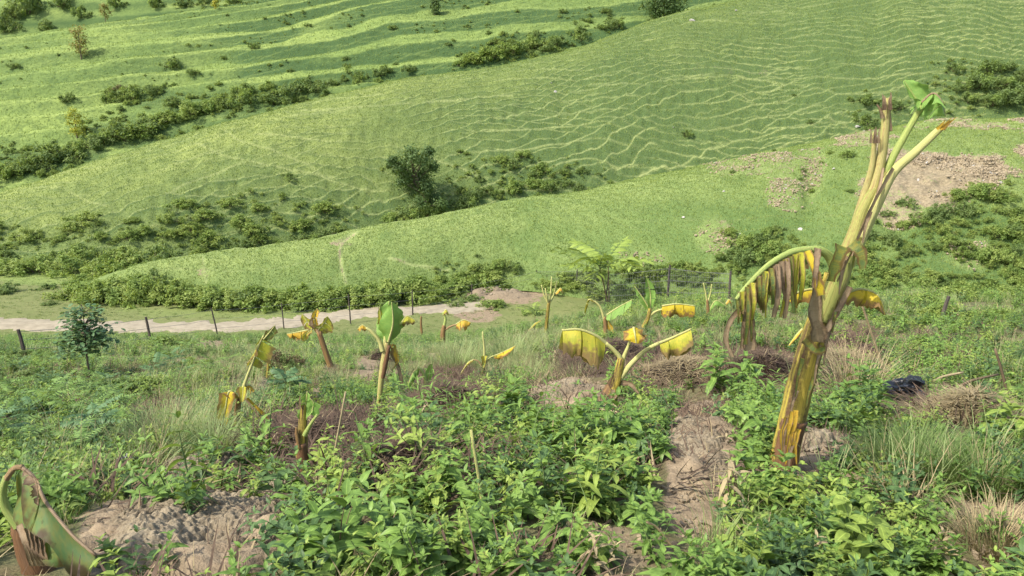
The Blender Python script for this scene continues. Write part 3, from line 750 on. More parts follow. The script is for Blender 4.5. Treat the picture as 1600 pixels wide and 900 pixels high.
# ------------------------------------------------------------------ scattering of uncountable ground cover
hidden = bpy.data.collections.new('sources')          # never linked to the scene
def scatter(name, pts, rot, scl, idx, meshes, label, cat):
    col = bpy.data.collections.new(name + '_source')
    for i, me in enumerate(meshes):
        col.objects.link(bpy.data.objects.new('%s_source_%s' % (name, 'abcdefghijkl'[i]), me))
    me = bpy.data.meshes.new(name); me.vertices.add(len(pts)); me.vertices.foreach_set('co', np.asarray(pts, np.float32).ravel())
    a = me.attributes.new('rot', 'FLOAT_VECTOR', 'POINT'); a.data.foreach_set('vector', np.asarray(rot, np.float32).ravel())
    a = me.attributes.new('scl', 'FLOAT', 'POINT'); a.data.foreach_set('value', np.asarray(scl, np.float32))
    a = me.attributes.new('pick', 'INT', 'POINT'); a.data.foreach_set('value', np.asarray(idx, np.int32))
    o = link(name, me)
    g = bpy.data.node_groups.new(name, 'GeometryNodeTree')
    g.interface.new_socket('Geometry', in_out='INPUT', socket_type='NodeSocketGeometry')
    g.interface.new_socket('Geometry', in_out='OUTPUT', socket_type='NodeSocketGeometry')
    n = g.nodes; gi = n.new('NodeGroupInput'); go = n.new('NodeGroupOutput')
    ip = n.new('GeometryNodeInstanceOnPoints'); ci = n.new('GeometryNodeCollectionInfo')
    ci.inputs['Collection'].default_value = col; ci.inputs['Separate Children'].default_value = True; ci.inputs['Reset Children'].default_value = True
    def na(nme, t):
        q = n.new('GeometryNodeInputNamedAttribute'); q.data_type = t; q.inputs['Name'].default_value = nme; return q.outputs['Attribute']
    e2r = n.new('FunctionNodeEulerToRotation')
    L = g.links.new
    L(gi.outputs[0], ip.inputs['Points']); L(ci.outputs[0], ip.inputs['Instance']); ip.inputs['Pick Instance'].default_value = True
    L(na('pick', 'INT'), ip.inputs['Instance Index']); L(na('rot', 'FLOAT_VECTOR'), e2r.inputs[0]); L(e2r.outputs[0], ip.inputs['Rotation'])
    L(na('scl', 'FLOAT'), ip.inputs['Scale']); L(ip.outputs[0], go.inputs[0])
    md = o.modifiers.new('scatter', 'NODES'); md.node_group = g
    tag(o, label, cat, kind='stuff')
    return o
NR = np.random.default_rng(5)
def cand(y0, y1, dens, margin=0.72):
    """random ground places between two distances, dens per square metre"""
    n = int((y1 - y0) * (y1 + y0) * margin * dens + 2 * 1.2 * (y1 - y0) * dens)
    y = np.sqrt(NR.random(n) * (y1 * y1 - y0 * y0) + y0 * y0)
    x = (NR.random(n) * 2 - 1) * (y * margin + 1.2)
    z = gz(x, y); px, py = proj(x, y, z)
    return x, y, z, px, py
def keep(c, w):
    k = NR.random(len(w)) < w; return [q[k] for q in c]
def rots(n, tilt=0.15): return np.stack([NR.normal(0, tilt, n), NR.normal(0, tilt, n), NR.random(n) * 6.28], -1)

rg = random.Random(11)
WEED = [weed_mesh('weed', rg, 0.30, 0.085, 0.045, M['weed'], 6, 2), weed_mesh('weed', rg, 0.24, 0.075, 0.042, M['weed'], 5, 3), weed_mesh('weed', rg, 0.36, 0.09, 0.045, M['weed'], 7, 2),
        weed_mesh('weed', rg, 0.26, 0.075, 0.035, M['weed_y'], 6, 3), weed_mesh('weed', rg, 0.28, 0.08, 0.045, M['weed_d'], 6, 3),
        weed_mesh('weed', rg, 0.34, 0.10, 0.022, M['weed'], 8, 2, 'lance', 4), weed_mesh('weed', rg, 0.22, 0.05, 0.036, M['weed_y'], 6, 5, 'round', 3), weed_mesh('weed', rg, 0.30, 0.07, 0.03, M['straw'], 6, 1, 'lance', 3, M['bstem'], 1.2)]
LOW = [weed_mesh('low_weed', rg, 0.10, 0.05, 0.03, M['weed'], 3, 4, ns=3), weed_mesh('low_weed', rg, 0.12, 0.045, 0.025, M['weed_y'], 3, 4, ns=3), weed_mesh('low_weed', rg, 0.12, 0.05, 0.028, M['weed_d'], 3, 4, ns=3)]
GRASS = [grass_mesh('grass', rg, 34, 0.30, 0.006, 0.09, [M['grass'], M['straw']], 0.7, 1.0, 0.12), grass_mesh('grass', rg, 30, 0.42, 0.006, 0.08, [M['pgrass'], M['straw']], 0.6, 0.9, 0.2),
         grass_mesh('grass', rg, 36, 0.20, 0.006, 0.10, [M['grass'], M['straw']], 0.9, 1.2, 0.1), grass_mesh('grass', rg, 26, 0.30, 0.006, 0.10, [M['straw'], M['pgrass']], 1.1, 1.4, 0.3)]
FAR = [grass_mesh('far_grass', rg, 60, 0.34, 0.02, 0.35, [M['grass'], M['pgrass']], 0.8, 1.0, 0.35, 2), grass_mesh('far_grass', rg, 60, 0.28, 0.02, 0.35, [M['pgrass'], M['straw']], 0.9, 1.0, 0.2, 2),
       weed_mesh('far_weed', rg, 0.4, 0.13, 0.07, M['weed'], 5, 4, ns=2), weed_mesh('far_weed', rg, 0.34, 0.12, 0.06, M['weed_d'], 5, 4, ns=2), weed_mesh('far_weed', rg, 0.36, 0.12, 0.06, M['weed_y'], 5, 4, ns=2)]
LITTER = [grass_mesh('litter', rg, 30, 0.20, 0.006, 0.16, [M['straw'], M['mulch']], 3.5, 0.6, 0.4, 3), grass_mesh('litter', rg, 44, 0.20, 0.009, 0.16, [M['mulch'], M['straw']], 4.5, 0.6, 0.06, 3)]
FERN = [fern_mesh('fern', rg, 0.35, 8, 0.30, 8, [M['fern'], M['gstem']]), fern_mesh('fern', rg, 0.45, 9, 0.32, 9, [M['bluefern'], M['gstem']], 0.25, 0.10, 'round')]

# places where each kind grows, as read off the photograph: (px, py, rx, ry, strength)
Z_WEED = [(720, 740, 130, 110, 1), (880, 690, 130, 70, 1), (960, 740, 100, 90, 1), (640, 830, 220, 90, 1), (900, 840, 150, 70, 0.9), (1130, 620, 80, 50, 1), (1195, 735, 45, 50, 0.9), (1190, 780, 55, 40, 0.9),
          (1340, 610, 70, 35, 0.8), (1350, 640, 80, 30, 0.8), (1310, 840, 90, 60, 0.9), (380, 725, 60, 35, 1), (440, 760, 120, 20, 0.6), (700, 590, 60, 25, 0.4), (1580, 660, 60, 40, 0.9), (790, 620, 60, 40, 0.7),
          (560, 780, 90, 40, .9), (1500, 520, 100, 60, 0.6), (1000, 640, 120, 30, 0.6), (600, 760, 60, 40, .6), (250, 770, 160, 24, 0.6), (480, 850, 80, 50, 1), (110, 640, 120, 60, .35), (870, 545, 60, 25, .5), (1060, 540, 60, 15, .5)]
Z_GRASS = [(290, 690, 90, 60, 1), (800, 540, 160, 45, 1), (700, 540, 120, 40, .8), (1440, 720, 130, 60, 1), (1560, 600, 80, 80, .8), (1500, 820, 120, 90, 0.8), (1560, 540, 80, 40, 0.9), (480, 560, 200, 40, .6),
           (200, 720, 150, 40, .8), (100, 790, 110, 60, .7), (1180, 830, 100, 70, .7), (1100, 500, 160, 30, .6), (350, 600, 120, 50, .7), (1250, 790, 80, 40, .6), (250, 600, 250, 50, .45), (30, 740, 60, 50, .8), (1230, 870, 90, 40, .8)]
Z_FERN = [(80, 640, 110, 60, .8), (40, 700, 80, 50, .7), (120, 700, 60, 50, .6), (60, 600, 100, 30, .5), (250, 590, 120, 30, .3), (830, 510, 40, 25, .4)]
Z_DARK = [(130, 600, 180, 60, 1), (60, 620, 120, 60, .7), (250, 590, 120, 40, .8), (450, 590, 70, 40, .7)]
NOWEED = [(1440, 720, 140, 70, 1), (1540, 770, 110, 100, .9), (1500, 860, 110, 60, .7), (290, 690, 100, 60, 1), (1100, 720, 65, 110, .95), (800, 545, 140, 40, .7), (230, 740, 130, 30, .6)]
CLEAR = [(1412, 645, 60, 30, 1), (478, 750, 24, 22, 1), (943, 655, 40, 22, 1), (1225, 750, 45, 28, .9), (350, 700, 40, 22, .9), (600, 645, 22, 16, .8), (668, 626, 20, 14, .8), (517, 582, 14, 12, .8), (85, 900, 110, 40, .95), (745, 830, 22, 18, .8), (530, 895, 75, 30, .9), (500, 700, 100, 50, .75), (630, 735, 55, 35, .75), (700, 635, 55, 30, .75), (1010, 520, 40, 14, .6), (1290, 715, 40, 14, .8)]
def ground_cover():
    bare = lambda px, py, x, y: np.maximum.reduce([bare0(px, py, x, y), .9 * bare0(px, py - 22, x, y), blob(px, py, CLEAR)])
    bare0 = lambda px, py, x, y: np.clip(np.maximum(blob(px, py, SOIL, 0.3 * fbm(x * 1.5, y * 1.5, 31)), 0.75 * blob(px, py, MULCH, 0.3 * fbm(x * 1.5, y * 1.5, 31))), 0, 1)
    # broad-leaved weeds, near and middle
    P_, R_, S_, I_ = [], [], [], []
    for (y0, y1, dens) in [(1.5, 5.5, 25), (5.5, 11, 20), (11, 20, 9)]:
        c = cand(y0, y1, dens)
        w = blob(c[3], c[4] - 24, Z_WEED, 0.5 * fbm(c[0] * 1.6, c[1] * 1.6, 33)) * 0.95 * (.25 + .75 * sstep(-.25, .1, fbm(c[0] * 2.2, c[1] * 2.2, 133))) + 0.08 * sstep(-.1, .3, fbm(c[0] * .9, c[1] * .9, 34))
        w = w * np.clip(1 - 1.1 * bare(c[3], c[4], c[0], c[1]), 0.01, 1) * (1 - .93 * blob(c[3], c[4] - 20, NOWEED))
        c = keep(c, w); n = len(c[0])
        dk = blob(c[3], c[4], Z_DARK) > NR.random(n) * 1.1
        ix = NR.choice(8, n, p=[.23, .20, .17, .10, .08, .10, .08, .04]); ix = np.where(dk, 4, ix)
        P_.append(np.stack(c[:3], -1)); R_.append(rots(n, .18)); S_.append(0.45 + 0.65 * NR.random(n) ** 1.3); I_.append(ix)
    scatter('weeds', np.concatenate(P_), np.concatenate(R_), np.concatenate(S_), np.concatenate(I_), WEED, 'broad-leaved green weeds covering the planted slope', 'weeds')
    # low cover
    P_, R_, S_, I_ = [], [], [], []
    for (y0, y1, dens) in [(1.4, 5, 110), (5, 10, 70), (10, 18, 26)]:
        c = cand(y0, y1, dens)
        w = (0.15 + 0.85 * sstep(-.25, .2, fbm(c[0] * .8, c[1] * .8, 35))) * np.clip(1 - 1.25 * bare(c[3], c[4], c[0], c[1]), 0.0, 1) * (1 - .6 * blob(c[3], c[4] - 20, NOWEED))
        c = keep(c, w); n = len(c[0])
        P_.append(np.stack(c[:3], -1)); R_.append(rots(n, .2)); S_.append(0.6 + 0.9 * NR.random(n)); I_.append(NR.choice(3, n, p=[.5, .25, .25]))
    scatter('low_weeds', np.concatenate(P_), np.concatenate(R_), np.concatenate(S_), np.concatenate(I_), LOW, 'small low weeds creeping over the soil of the slope', 'weeds')
    # grass
    P_, R_, S_, I_ = [], [], [], []
    for (y0, y1, dens) in [(1.4, 5, 60), (5, 11, 45), (11, 22, 26)]:
        c = cand(y0, y1, dens)
        zg = blob(c[3], c[4] - 20, Z_GRASS, 0.35 * fbm(c[0] * 1.1, c[1] * 1.1, 36))
        w = (zg * .9 + 0.28 * sstep(-.2, .3, fbm(c[0], c[1], 37)) + 0.15 * (c[1] > 9)) * np.clip(1 - 1.1 * bare(c[3], c[4], c[0], c[1]), 0.015, 1) * np.clip(1 - .8 * blob(c[3], c[4], Z_WEED), .1, 1)
        c = keep(c, w); n = len(c[0])
        dry = blob(c[3], c[4], [(1510, 820, 120, 90, .8), (1320, 560, 80, 60, .7), (960, 880, 200, 50, .5), (1200, 860, 100, 50, .4), (300, 640, 80, 30, .5)]) > NR.random(n)
        pale = blob(c[3], c[4], [(290, 680, 110, 70, .9), (780, 540, 200, 60, .8), (400, 590, 200, 60, .6)]) > NR.random(n)
        ix = NR.choice(4, n, p=[.42, .22, .28, .08]); ix = np.where(pale, 1, ix); ix = np.where(dry, 3, ix)
        P_.append(np.stack(c[:3], -1)); R_.append(rots(n, .15)); S_.append((0.38 + 0.55 * NR.random(n)) * np.where(c[1] > 9, .85, 1)); I_.append(ix)
    scatter('grass', np.concatenate(P_), np.concatenate(R_), np.concatenate(S_), np.concatenate(I_), GRASS, 'tufts of green and pale grass all over the planted slope', 'grass')
    # farther cover down to the fence, the verge and the valley
    c = cand(17, 44, 9.0)
    w = 0.25 + 0.75 * sstep(-.3, .25, fbm(c[0] * .4, c[1] * .4, 38)); w = w * np.clip(1 - 1.1 * blob(c[3], c[4], SOIL), 0, 1)
    beyond = sstep(495, 520, c[4]) ; w = w * np.where(c[1] > 36, np.where(c[4] > 528, 1, 0) + (c[0] > 0) * 1.0, 1)
    c = keep(c, w); n = len(c[0])
    right = c[0] > 3
    ix = np.where(right, NR.choice(5, n, p=[.2, .2, .25, .1, .25]), NR.choice(5, n, p=[.3, .25, .22, .18, .05]))
    scatter('rough_cover', np.stack(c[:3], -1), rots(n, .12), 0.40 + .6 * NR.random(n) , ix, FAR, 'rough grass and weeds between the banana plants and the fence', 'undergrowth')
    # short grass on the valley floor
    c = cand(38, 72, 4.0)
    road = np.minimum(np.abs(c[4] - 509 + np.clip(c[3] - 430, 0, 400) * .12) / 10, 1)
    c = keep(c, np.where(road >= 1, 1, .22) * (c[4] > 420)); n = len(c[0])
    scatter('valley_grass', np.stack(c[:3], -1), rots(n, .1), 0.22 + .22 * NR.random(n), NR.choice(2, n), FAR[:2], 'short grass beside the dirt road in the valley', 'grass')
    # dead litter
    P_, R_, S_, I_ = [], [], [], []
    for (y0, y1, dens) in [(1.4, 5, 55), (5, 12, 36)]:
        c = cand(y0, y1, dens)
        w = 0.85 * blob(c[3], c[4], MULCH, 0.3 * fbm(c[0] * 1.5, c[1] * 1.5, 31)) + 0.22 * sstep(0, .35, fbm(c[0] * .7, c[1] * .7, 39)) + .06 + .22 * blob(c[3], c[4], Z_WEED)
        c = keep(c, w); n = len(c[0])
        P_.append(np.stack(c[:3], -1) + np.array((0, 0, .015))); R_.append(rots(n, .15)); S_.append(0.6 + 0.7 * NR.random(n)); I_.append(np.where(blob(c[3], c[4], MULCH) > .4, 1, NR.choice(2, n)))
    scatter('dead_litter', np.concatenate(P_), np.concatenate(R_), np.concatenate(S_), np.concatenate(I_), LITTER, 'dry straw and dead stalks littering the slope', 'litter')
    c = cand(2.5, 16, 9); c = keep(c, blob(c[3], c[4], Z_FERN, .3 * fbm(c[0], c[1], 40)) * .7); n = len(c[0])
    scatter('ferny_weeds', np.stack(c[:3], -1), rots(n, .15), 0.35 + .4 * NR.random(n), NR.choice(2, n, p=[.75, .25]), FERN, 'weeds with ferny divided leaves on the slope', 'weeds')
ground_cover()
# ------------------------------------------------------------------ bushes on the hills and in the valley
rb = random.Random(21); TONE = {}
BUSH = {'g': [bush_mesh('bush', rb, [M['bush'], M['bark'], M['bush_y']], 2600) for i in range(4)], 'd': [bush_mesh('bush', rb, [M['bush_d'], M['bark'], M['bush']], 2200, open_=.9) for i in range(4)],
        'y': [bush_mesh('bush', rb, [M['bush_y'], M['bark'], M['bush']], 2200, open_=.7) for i in range(3)], 'b': [bush_mesh('bush', rb, [M['deadbush'], M['bark'], M['bush_d']], 1500, open_=1.0)]}
def bush(p, width_m, kind, label, group=None, hs=1.0, name='bush'):
    o = link(name, rb.choice(BUSH[kind]), loc=p - Vector((0, 0, 0.06 * width_m)))
    s = width_m / 2 / 0.95
    o.scale = (s * rb.uniform(.9, 1.1), s * rb.uniform(.9, 1.1), s * hs * rb.uniform(.7, 1.2)); o.rotation_euler = (0, 0, rb.random() * 6.28)
    TONE[o.name] = {'g': 'green', 'd': 'dark', 'y': 'pale', 'b': 'brown'}[kind]
    return tag(o, label, 'bush', group)
def hb(hill, lst, label, group, kinds='gdd', hs=1.0):
    for q in lst:
        px, py, w = q[:3]
        p = on_hill(hill, px, py); bush(p, w * mpp(p.y, py), q[3] if len(q) > 3 else rb.choice(kinds), q[4] if len(q) > 4 else label, group, hs)
def fill(n, poly_fn, w0, w1, mind=0.6):
    out = []; t = 0
    while len(out) < n and t < n * 60:
        t += 1; px, py = poly_fn()
        w = rb.uniform(w0, w1)
        if all((px - a) ** 2 + ((py - b) * 1.7) ** 2 > (mind * (w + c) / 2) ** 2 for a, b, c in out): out.append((px, py, w))
    return out
# terraced hill
hb('terraced_hill', [(25, 272, 50), (60, 266, 45), (95, 250, 64, 'd'), (165, 222, 46), (200, 218, 62, 'd'), (228, 206, 58, 'd'), (265, 186, 40), (300, 182, 44, 'y'), (325, 176, 46, 'g'), (360, 168, 40), (395, 160, 48), (428, 158, 40), (455, 150, 44, 'd'),
                      (488, 142, 46), (515, 136, 36), (385, 150, 40, 'd'), (345, 160, 30), (270, 165, 34), (140, 232, 40), (248, 192, 40, 'g'), (180, 205, 36), (420, 140, 34), (40, 258, 44), (5, 280, 50, 'g'), (120, 240, 36, 'g'), (560, 128, 30), (600, 118, 26), (640, 112, 24)],
   'dark bush in the gully below the terraces', 'bushes in the gully below the terraces')
hb('terraced_hill', [(742, 98, 40), (768, 92, 44), (800, 84, 48), (828, 76, 44), (850, 80, 36), (835, 58, 22), (905, 62, 40), (870, 70, 30), (720, 104, 24), (785, 78, 30)], 'dark bush in the clump above the middle of the long crest', 'bushes clumped above the crest', 'dg')
hb('terraced_hill', [(108, 158, 26, 'd'), (178, 160, 30), (206, 156, 44, 'd'), (240, 148, 30), (190, 148, 26, 'b')], 'dark bush in the short clump under a low terrace', 'bushes under a low terrace', 'd')
hb('terraced_hill', [(396, 76, 18), (452, 112, 14), (612, 46, 14), (880, 20, 16), (545, 42, 10), (25, 105, 20), (300, 115, 24), (350, 92, 12), (540, 92, 12), (480, 40, 14), (730, 42, 12), (700, 70, 14)], 'small lone bush dotted on the open terraces', 'lone bushes on the terraces', 'd')
hb('terraced_hill', [(960, 44, 28), (940, 46, 18), (948, 20, 18), (920, 34, 16)], 'small dark bush beside the big round tree at the top', 'bushes beside the top tree', 'd')
hb('terraced_hill', [(270, 106, 34, 'd', 'largest lone dark bush on the open terraces, upper left')], None, None, hs=1.4)
hb('far_hill', [(20, 30, 40), (50, 20, 50), (12, 48, 40), (80, 42, 30), (130, 30, 26), (250, 12, 30), (290, 8, 34), (320, 8, 30), (360, 4, 24), (180, 8, 24), (100, 8, 34)], 'dark bush on the farthest slope at the top left corner', 'bushes on the farthest slope', 'd', 1.3)
# middle hillside
hb('hillside', [(452, 280, 26, 'd', 'lone round dark bush on the middle hillside left of the tall tree')], None, None, hs=.9)
hb('hillside', [(1355, 162, 36), (1398, 172, 36), (1352, 192, 36), (1362, 205, 26), (1265, 192, 12), (1075, 214, 20), (1330, 158, 12), (1240, 150, 8), (1385, 200, 22)], 'dark bush low on the hillside behind the tall banana', 'bushes behind the tall banana', 'd')
hb('hillside', [(1492, 112, 28), (1545, 112, 40), (1575, 108, 30), (1525, 138, 44), (1562, 136, 50), (1595, 128, 50), (1590, 160, 60), (1550, 164, 44), (1510, 160, 34), (1620, 150, 60), (1500, 140, 26)], 'dark bush in the hollow at the right end of the hillside', 'bushes in the right hollow', 'd')
hb('hillside', [(782, 254, 28), (820, 246, 32), (800, 262, 30), (846, 270, 34), (880, 272, 26), (910, 270, 20), (830, 292, 40), (862, 296, 34), (800, 300, 40), (770, 304, 40), (742, 306, 36), (730, 322, 44), (705, 330, 40), (750, 284, 20), (835, 276, 30), (905, 298, 26), (935, 272, 12), (690, 336, 44, 'g'), (665, 344, 40, 'g'), (640, 350, 44, 'd'), (615, 352, 40, 'g'), (720, 300, 22), (890, 290, 24)],
   'dark bush in the hollow right of the tall tree', 'bushes in the hollow by the tall tree', 'dddg')
low = fill(56, lambda: (rb.uniform(-30, 600), rb.uniform(318, 405)), 22, 54, .6)
low = [q for q in low if q[1] > 335 + abs(q[0] - 360) * .06 or abs(q[0] - 400) < 130]
low = [q for q in low if q[1] < 420 - max(0, q[0] - 250) * 0.13]
hb('hillside', low, 'bush in the scrub left of the spur tip', 'scrub at the foot of the hillside', 'gydyyg', .8)
# the row along the foot of the spur and the thicket to its left
def flb(px, py, w, kind, label, group, hs=1.0):
    p = G(px, py); return bush(p, w * mpp(p.y, py), kind, label, group, hs)
row = []
for i in range(34):
    px = 150 + i * 19.5 + rb.uniform(-6, 6)
    py = np.interp(px, [150, 230, 330, 450, 560, 640, 700, 760, 820], [470, 470, 474, 478, 474, 468, 460, 448, 432]) + rb.uniform(-3, 1)
    row.append((px, py + 4, rb.uniform(58, 82)))
for (px, py, w) in row: flb(px, py, w, rb.choice('ggggdy'), 'green bush in the long row along the foot of the spur', 'bushes along the foot of the spur', .95)
for (px, py, w) in [(125, 455, 52), (150, 448, 50), (185, 450, 56), (215, 452, 60), (245, 452, 60), (180, 430, 50), (215, 428, 56), (250, 428, 56), (285, 445, 56), (150, 425, 46), (200, 410, 50), (240, 408, 50), (130, 438, 40), (100, 418, 50), (60, 416, 50), (20, 416, 50), (285, 420, 50), (165, 412, 46), (120, 404, 46)]:
    flb(px, py + 10, w * 1.3, rb.choice('ggdgy'), 'green bush in the thicket beside the bright flat field', 'thicket beside the flat field')
flb(72, 452, 34, 'd', 'small dark bush alone on the edge of the bright flat field', None, .8)
flb(10, 456, 40, 'd', 'dark bush at the left edge beside the bright flat field', None, .7); flb(76, 476, 26, 'd', 'small dark bush on the verge behind the sapling tree', None, .7)
# spur bushes
hb('spur', [(1150, 400, 44), (1185, 384, 50), (1205, 396, 50), (1170, 412, 50), (1140, 368, 26, 'g'), (1215, 362, 24), (1200, 368, 36), (1160, 385, 40)], 'dark bush on the spur slope left of the tall banana', 'bushes on the spur slope', 'dg')
hb('spur', [(1325, 246, 24, 'g'), (1298, 240, 14), (1252, 282, 12), (1256, 268, 12), (1270, 300, 14), (1145, 270, 10), (1210, 236, 8), (1180, 252, 8), (1330, 300, 14), (1285, 255, 10)], 'tiny bush growing among the gravel near the top of the spur', 'tiny bushes among the gravel', 'gd')
hb('spur', [(1415, 322, 34, 'd'), (1385, 334, 26, 'd'), (1495, 312, 36, 'g'), (1530, 306, 56, 'g'), (1555, 312, 44, 'g'), (1470, 336, 48, 'd'), (1440, 350, 46, 'd'), (1505, 338, 44, 'd'), (1590, 336, 44, 'd'), (1585, 366, 50, 'd'), (1620, 350, 60, 'd')] +
   [q + (rb.choice('dggyy'),) for q in fill(40, lambda: (rb.uniform(1340, 1640), rb.uniform(350, 470)), 24, 48, .62)], 'bush in the scrub below the gravel', 'scrub on the spur below the gravel', 'dg', .95)
hb('spur', [q + (rb.choice('yygd'),) for q in fill(34, lambda: (rb.uniform(840, 1345), rb.uniform(425, 470)), 26, 46, .5)], 'bush in the scrub behind the wire netting', 'scrub behind the netting', 'y', .8)
hb('spur', [(745, 420, 30, 'g'), (780, 416, 36, 'g'), (720, 436, 34, 'g'), (805, 420, 30, 'd'), (748, 400, 12, 'd'), (690, 440, 30, 'g'), (770, 428, 36, 'g')], 'green bush on the spur above the heap of rubble', 'bushes above the rubble', 'g', .8)
hb('spur', [(1015, 425, 36, 'd'), (1060, 425, 40, 'g'), (985, 432, 30, 'y')], 'grey-green bush beside the feathery sapling by the fence', 'bushes beside the feathery sapling', 'd', 1.0)
# on the slope
def nb(px, py, w, k, label, hs=1.0, name='bush'): return flb(px, py, w, k, label, None, hs)
nb(262, 548, 92, 'g', 'broad bush in front of the fence beside the dirt road', .75)
nb(437, 590, 46, 'b', 'withered brown bush left of the upright green banana', 1.6)
nb(462, 575, 40, 'b', 'second withered brown bush under the leaning banana', 1.3)
nb(255, 655, 70, 'b', 'withered brown shrub above the pale grass tussock', .6)
for i, (px, py, w, k) in enumerate([(1470, 498, 70, 'y'), (1560, 500, 80, 'y'), (1390, 505, 60, 'y'), (1600, 470, 70, 'g'), (1500, 470, 70, 'g'), (1440, 480, 60, 'y'), (1350, 490, 50, 'd')]):
    flb(px, py, w, k, 'pale leafy bush at the right behind the tall banana', 'pale bushes at the right', .7)
for i, (px, py, w, k) in enumerate([(30, 600, 70, 'd'), (90, 590, 60, 'd'), (180, 620, 80, 'd'), (230, 610, 60, 'g'), (130, 560, 50, 'd'), (300, 580, 60, 'g'), (20, 560, 50, 'd'), (210, 580, 50, 'g'), (60, 565, 50, 'g')]):
    flb(px, py, w, k, 'dark low shrub around the slender sapling tree at the left', 'shrubs around the sapling', .7)
for i, (px, py, w, k) in enumerate([(735, 470, 40, 'd'), (770, 480, 44, 'g'), (715, 480, 30, 'd'), (830, 490, 36, 'd'), (1120, 500, 40, 'd'), (910, 500, 36, 'd')]):
    flb(px, py, w, k, 'scrubby low bush near the fence in front of the rubble', 'scrub near the fence', .7)

# knee-high scrub that blends the bushes into the grass (uncountable)
def scrub(name, hill, zones, n, s0, s1, label, kinds, att=None):
    X, Y, Z, px, py, nt, at = HV[hill]
    w = blob(px[:nt], py[:nt], zones, .6 * fbm(X[:nt] / 3, Y[:nt] / 3, 171)) + 1e-9
    if att: w = np.clip(at[att][:nt] - .35, 0, 1) * (px[:nt] > -50) * (py[:nt] > -20) * (py[:nt] < 200) * sstep(-.1, .3, fbm(X[:nt] / 6, Y[:nt] / 6, 172)) + 1e-9
    w = (w * np.abs(np.gradient(X[:nt], axis=1)) * np.hypot(np.gradient(Y[:nt], axis=0), np.gradient(Z[:nt], axis=0))).ravel(); w /= w.sum()
    k = NR.choice(w.size, n, p=w); pts = np.stack([X[:nt].ravel()[k], Y[:nt].ravel()[k], Z[:nt].ravel()[k]], -1) + NR.normal(0, .2, (n, 3)) * np.array((1, 1, 0))
    src = [BUSH[q][i] for q in kinds for i in range(2)]
    scatter(name, pts, rots(n, .1), s0 + (s1 - s0) * NR.random(n) ** 2, NR.choice(len(src), n), src, label, 'scrub')
scrub('hillside_scrub', 'hillside', [(250, 385, 330, 38, 1), (420, 340, 160, 40, .8), (780, 285, 150, 45, .8), (690, 335, 80, 20, 1), (1550, 135, 110, 45, .7), (1370, 180, 60, 35, .6), (1450, 165, 90, 20, .4)], 520, .18, .5, 'low mottled scrub on the lower parts of the middle hillside', 'gyy')
scrub('spur_scrub', 'spur', [(1500, 410, 170, 80, 1), (1180, 390, 70, 40, .8), (1100, 440, 260, 26, 1), (1300, 420, 120, 40, .8), (760, 425, 70, 25, .8), (1560, 330, 60, 40, .7)], 520, .14, .4, 'low mottled scrub on the lower slope of the spur', 'gyy')
scrub('gully_scrub', 'terraced_hill', [(400, 160, 170, 26, 1), (230, 195, 100, 30, 1), (80, 250, 110, 28, 1), (800, 82, 90, 22, 1), (220, 150, 60, 16, .8), (590, 118, 80, 16, .6), (940, 40, 50, 18, .6)], 420, .35, 1.0, 'low mottled scrub filling the gully below the terraces', 'gyd')
scrub('terrace_scrub', 'terraced_hill', [], 1100, .18, .6, 'coarse tufts and scrub on the banks of the terraces', 'gyd', 'lush_shade')

# ------------------------------------------------------------------ trees
rt = random.Random(31)
def tree(p, H, cr, cw, mats, label, name='tree', **kw):
    t = empty(name, p); tm, cm = tree_parts(name, rt, H, cr, cw, [M[mats], M['bark']], **kw)
    link('trunk', tm, t); link('crown', cm, t); tag(t, label, 'tree'); return t
p = on_hill('hillside', 668, 338)
def hill_tree(p):
    k = mpp(p.y); r = random.Random(3); cs = []
    for (px, py, rr) in [(632, 258, 16), (648, 246, 15), (664, 252, 16), (676, 262, 10), (640, 276, 18), (660, 276, 18), (630, 284, 12), (652, 296, 16), (668, 292, 12), (660, 312, 14), (676, 312, 13), (690, 318, 12), (668, 328, 15), (684, 332, 14), (655, 328, 10), (622, 268, 9), (644, 240, 8), (620, 252, 7), (672, 240, 8), (610, 262, 5)]:
        for q in range(2): cs.append(((px - 668) * k, r.uniform(-2.2, 2.2), (338 - py) * k, rr * k * r.uniform(.8, 1.1)))
    return cs
t_ = empty('hillside_tree', p); tag(t_, 'tall dark green tree on the hillside above the spur', 'tree')
